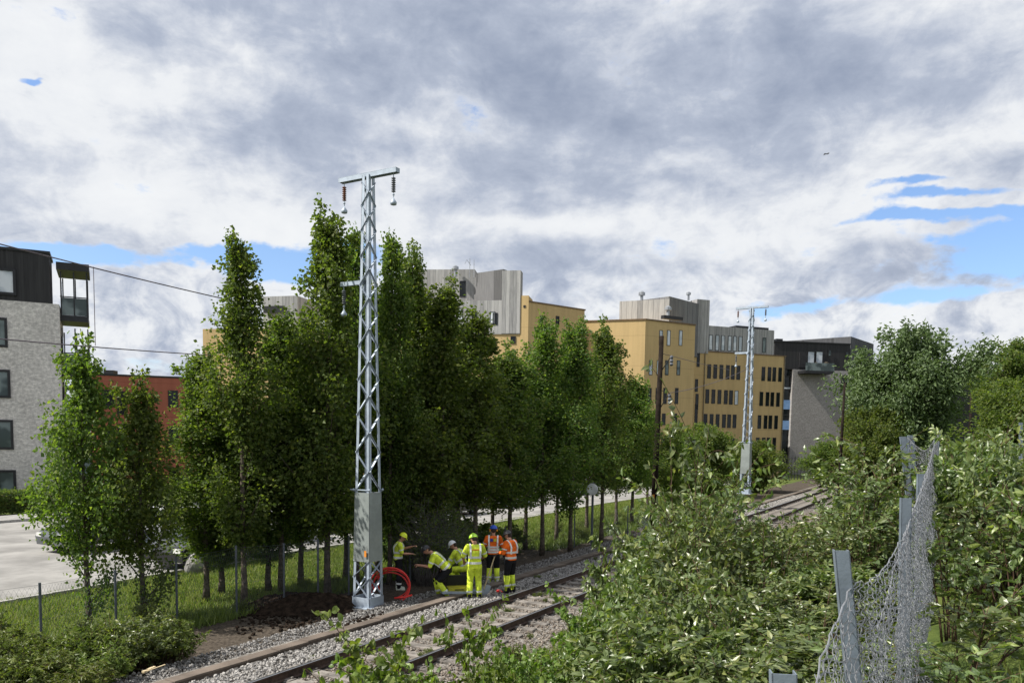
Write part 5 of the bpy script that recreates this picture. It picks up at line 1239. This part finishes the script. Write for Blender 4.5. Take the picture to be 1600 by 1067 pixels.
    for s_ in (-1, 1):
        m2 = MB()   # braces over the shoulders, front and back
        pts_ = [wst-fw*-.120*1+X*s_*.12, che+fw*.138+X*s_*.13, shc+fw*.105+X*s_*.13, shc+tn*.075+X*s_*.13, shc-fw*.105+X*s_*.13, che-fw*.138+X*s_*.13, wst-fw*.125+X*s_*.12]
        for a, b_ in zip(pts_[:-1], pts_[1:]): m2.bar(a, b_, .045, .022, up=tuple(fw) if abs(unit(b_-a)@fw) < .8 else tuple(tn))
        m2.build('reflective_strap', reflm, tp_)
    for k in 'lr':
        a, b_, c_ = arms[k]; q0, q1 = a*.42+b_*.58, a*.30+b_*.70; MB().tube([q0, q1], [.079, .077], 12).build('sleeve_band', reflm, tp_)
    # trousers
    lo = lower or legs; mb = MB(); loft(mb, [(pel+tup*.07, .165, .122), (pel-tup*.0, .175, .128), (pel-V3(0, 0, .10), .165, .118)], X)
    for k in 'lr': a, b_, c_ = lg[k]; limb(mb, [a, a*.5+b_*.5, b_], [.108, .100, .082])
    tr_ = remesh(mb.build('trousers', legs, root), .013)
    for k in 'lr':
        a, b_, c_ = lg[k]; m2 = MB(); limb(m2, [b_*.98+a*.02, b_*.5+c_*.5, b_*.08+c_*.92], [.083, .078, .072]); m2.build('trouser_leg', lo, root, True)
        MB().tube([b_*.40+c_*.60, b_*.28+c_*.72], [.083, .082], 12).build('leg_band', reflm, tr_)
        m2 = MB(); limb(m2, [c_+V3(0, -.015, .06), c_+V3(0, -.02, -.02), c_+V3(0, .09, -.035), c_+V3(0, .17, -.045)], [.062, .056, .052, .042]); remesh(m2.build('boot', boots or blackc, root), .014)
    # helmet
    m2 = MB(); pr = [(.118*math.cos(q), .118*math.sin(q)*1.0) for q in np.linspace(0, 1.5, 7)]; ax = unit(hu*1.0+hf*-.12)
    m2.lathe(hd+hu*.035, [(.108, -.012), (.122, -.012), (.122, 0)]+pr, 20, axis=tuple(ax)); m2.bar(hd+hu*.03+hf*.10, hd+hu*.022+hf*.165, .15, .008, up=tuple(hu)); hm = m2.build('helmet', helmet, root, True)
    m2 = MB(); m2.sphere(hd-hf*.055-hu*.03, (.075, .055, .07), 10, 8); m2.build('hair', hcol2 or hairm, root, True)
    if extras: extras(root, dict(tp=tp_, hd=hd, hf=hf, hs=hs_, hu=hu, che=che, wst=wst, fw=fw, shc=shc, band=band))
    return root
ST = dict(pelvis=(0, 0, .95), waist=(0, .0, 1.12), chest=(0, .0, 1.30), neck=(0, .01, 1.50), head=(0, .04, 1.66), knee_l=(-.11, .04, .50), knee_r=(.11, .04, .50), ankle_l=(-.13, 0, .09), ankle_r=(.13, 0, .09))
hy = mat('helmet_yellow', (.75, .85, .04), .35, 0, .03); hw = mat('helmet_white', (.72, .74, .76), .35, 0, .03); hb = mat('helmet_blue', (.02, .08, .45), .35, 0, .03); hg_ = mat('helmet_green', (.40, .70, .06), .35, 0, .03); hk = mat('helmet_dark', (.03, .03, .035), .4)
bwhite = clothmat('boot_pale', (.55, .58, .50))
def muffs(m_):
    def f_(root, q):
        for s_ in (-1, 1): MB().lathe(q['hd']+q['hs']*s_*.085-q['hu']*.01, [(.02, 0), (.042, .005), (.042, .03), (.028, .042)], 12, axis=tuple(q['hs']*s_)).build('ear_muff', m_, root, True)
    return f_
person('worker in yellow shirt and yellow helmet standing behind the red hose coil', 622, 922, 22.3, R(-80), dict(ST, head=(0, .13, 1.60), neck=(0, .06, 1.47), look=(0, .8, -.6), elbow_l=(-.24, .16, 1.22), wrist_l=(-.12, .42, 1.30), elbow_r=(.24, .10, 1.14), wrist_r=(.15, .36, 1.12)), hi_y, blackc, hy, height=1.68, lower=blackc, boots=bwhite)
person('bent worker in yellow shirt, dark helmet and black trousers reaching down to the left', 690, 938, 21.5, R(97), dict(pelvis=(0, -.16, .84), waist=(0, -.02, .98), chest=(0, .14, 1.12), neck=(0, .28, 1.27), head=(0, .42, 1.36), look=(0, .7, -.7), knee_l=(-.12, .10, .48), knee_r=(.13, .16, .49), ankle_l=(-.14, -.18, .10), ankle_r=(.14, .06, .09), elbow_l=(-.24, .34, .92), wrist_l=(-.15, .60, .96), elbow_r=(.24, .32, .88), wrist_r=(.12, .58, .90)), hi_y, blackc, hk, height=1.76, lower=hi_y, boots=bwhite,
       extras=lambda root, q: MB().sphere(q['hd']+q['hu']*.10+q['hf']*.03, (.05, .06, .04), 8, 6).build('helmet_badge', hw, root))
person('crouching worker in yellow jacket and white helmet half hidden between two colleagues', 722, 917, 22.9, R(75), dict(pelvis=(0, -.10, .62), waist=(0, .02, .78), chest=(0, .12, .95), neck=(0, .2, 1.12), head=(0, .30, 1.24), look=(0, .7, -.7), knee_l=(-.16, .36, .52), knee_r=(.16, .34, .48), ankle_l=(-.15, .05, .10), ankle_r=(.15, .0, .09), elbow_l=(-.24, .36, .72), wrist_l=(-.10, .56, .55), elbow_r=(.24, .36, .70), wrist_r=(.1, .56, .5)), hi_y, hi_y, hw, sleeve='long')
def p4x(root, q):
    c_ = q['che']-q['fw']*-.0; b_ = q['che']-q['fw']*1.0*.143
    MB().box(tuple(q['che']+np.array((0.0, -.146, .06))), (.19, .012, .028)).build('back_print', mat('print_orange', (.75, .25, .03), .6), q['tp'])
person('broad worker in full yellow clothing with green helmet, seen from behind', 741, 938, 21.3, R(12), dict(ST, look=(-.2, .8, -.5), head=(-.02, .10, 1.62), elbow_l=(-.30, .08, 1.16), wrist_l=(-.24, .30, 1.00), elbow_r=(.30, .08, 1.16), wrist_r=(.20, .32, 1.05)), hi_y, hi_y, hg_, height=1.82, extras=p4x)
def p5x(root, q):
    muffs(mat('muff_orange', (.85, .35, .03), .4))(root, q)
    MB().box(tuple(q['che']+np.array((-.052, -.150, .075))), (.085, .016, .085)).build('blue_patch', mat('patch_blue', (.02, .07, .4), .6), q['tp']); MB().box(tuple(q['che']+np.array((.052, -.150, .075))), (.085, .016, .085)).build('yellow_patch', mat('patch_yellow', (.75, .60, .03), .6), q['tp'])
    q['band'](.20)
person('worker with blue helmet, orange ear muffs and patched orange vest', 770, 913, 23.4, R(0), dict(ST, look=(0, .9, -.35), elbow_l=(-.27, .06, 1.16), wrist_l=(-.16, .30, 1.10), elbow_r=(.27, .06, 1.16), wrist_r=(.18, .30, 1.12)), hi_o, blackc, hb, height=1.74, lower=hi_y, boots=bwhite, extras=p5x)
person('worker in open orange jacket, dark cap and black knee trousers nearest the rails', 797, 926, 21.9, R(50), dict(ST, look=(-.1, .8, -.45), head=(0, .12, 1.62), neck=(0, .04, 1.49), elbow_l=(-.26, .04, 1.15), wrist_l=(-.16, .28, 1.12), elbow_r=(.27, .02, 1.14), wrist_r=(.20, .24, 1.02)), hi_o, blackc, hk, sleeve='long', height=1.76, lower=hi_y,
       extras=lambda root, q: (MB().tube([tuple(q['che']+np.array((0, .135, .12))), tuple(q['wst']+np.array((0, .14, -.15)))], .055, 10).build('open_front', blackc, q['tp']), MB().tube([(-.18, .10, .95), (-.10, .13, 1.25), (-.03, .09, 1.5)], [.02, .05, .03], 8).build('dark_lapel', blackc, q['tp'])))

# tools on the ground beside the workers
p = W(716, 921, 21.8); tb = thing('tool_case', 'yellow and black tool case open on the gravel beside the workers', 'tool case', (p.x, p.y, H(p.x, p.y)+.05), R(14))
MB().box((0, 0, .09), (.62, .36, .18)).build('case_base', mat('case_yellow', (.55, .50, .04), .45), tb, bevel=.015); MB().box((0, .17, .30), (.62, .05, .34)).build('lid', darkm, tb, bevel=.015); MB().tube([(-.12, -.19, .12), (-.10, -.24, .13), (.10, -.24, .13), (.12, -.19, .12)], .012, 6).build('handle', darkm, tb)
p = W(718, 931, 21.5); tag(MB().box((0, 0, 0), (1.0, .32, .02)).box((0, -.15, .03), (1.0, .012, .05)).box((0, .15, .03), (1.0, .012, .05)).build('steel_tray', galv, loc=(p.x, p.y, H(p.x, p.y)+.12)), 'flat grey steel tray lying on the gravel at the workers feet', 'metal tray').rotation_euler = (0, .03, .25)
p = W(756, 932, 21.6); sh_ = thing('shovel', 'long handled shovel leaning between the yellow and orange dressed workers', 'shovel', (p.x, p.y, H(p.x, p.y)+.02))
MB().tube([(0, 0, .18), (.18, .05, .75), (.28, .08, 1.08)], .017, 8).build('shaft', woodm, sh_); MB().tube([(.24, .02, 1.08), (.32, .14, 1.09)], .016, 6).build('grip', darkm, sh_)
V = []
for (zz_, ww) in ((0, .05), (.08, .11), (.26, .12), (.30, .03)):
    for yy in (-.004, .004): V += [(zz_*.3-ww, yy+.02*abs(1), zz_), (zz_*.3+ww, yy+.02, zz_)]
MB().add(V, [(i*4+0, i*4+1, i*4+5, i*4+4) for i in range(3)]+[(i*4+3, i*4+2, i*4+6, i*4+7) for i in range(3)]+[(i*4, i*4+4, i*4+6, i*4+2) for i in range(3)]+[(i*4+1, i*4+3, i*4+7, i*4+5) for i in range(3)]+[(0, 2, 3, 1), (12, 13, 15, 14)]).build('blade', galv, sh_)
p = W(778, 922, 21.8); tag(MB().lathe((0, 0, 0), [(.06, 0), (.09, .02), (.09, .10), (.05, .14)], 10).tube([(0, 0, .1), (.1, .05, .16), (.2, 0, .05), (.26, -.1, .02)], .012, 6).build('cable_reel', redm, loc=(p.x, p.y, H(p.x, p.y)+.08)), 'small red cable end lying between the two orange dressed workers', 'cable').scale = (.5, .5, .5)
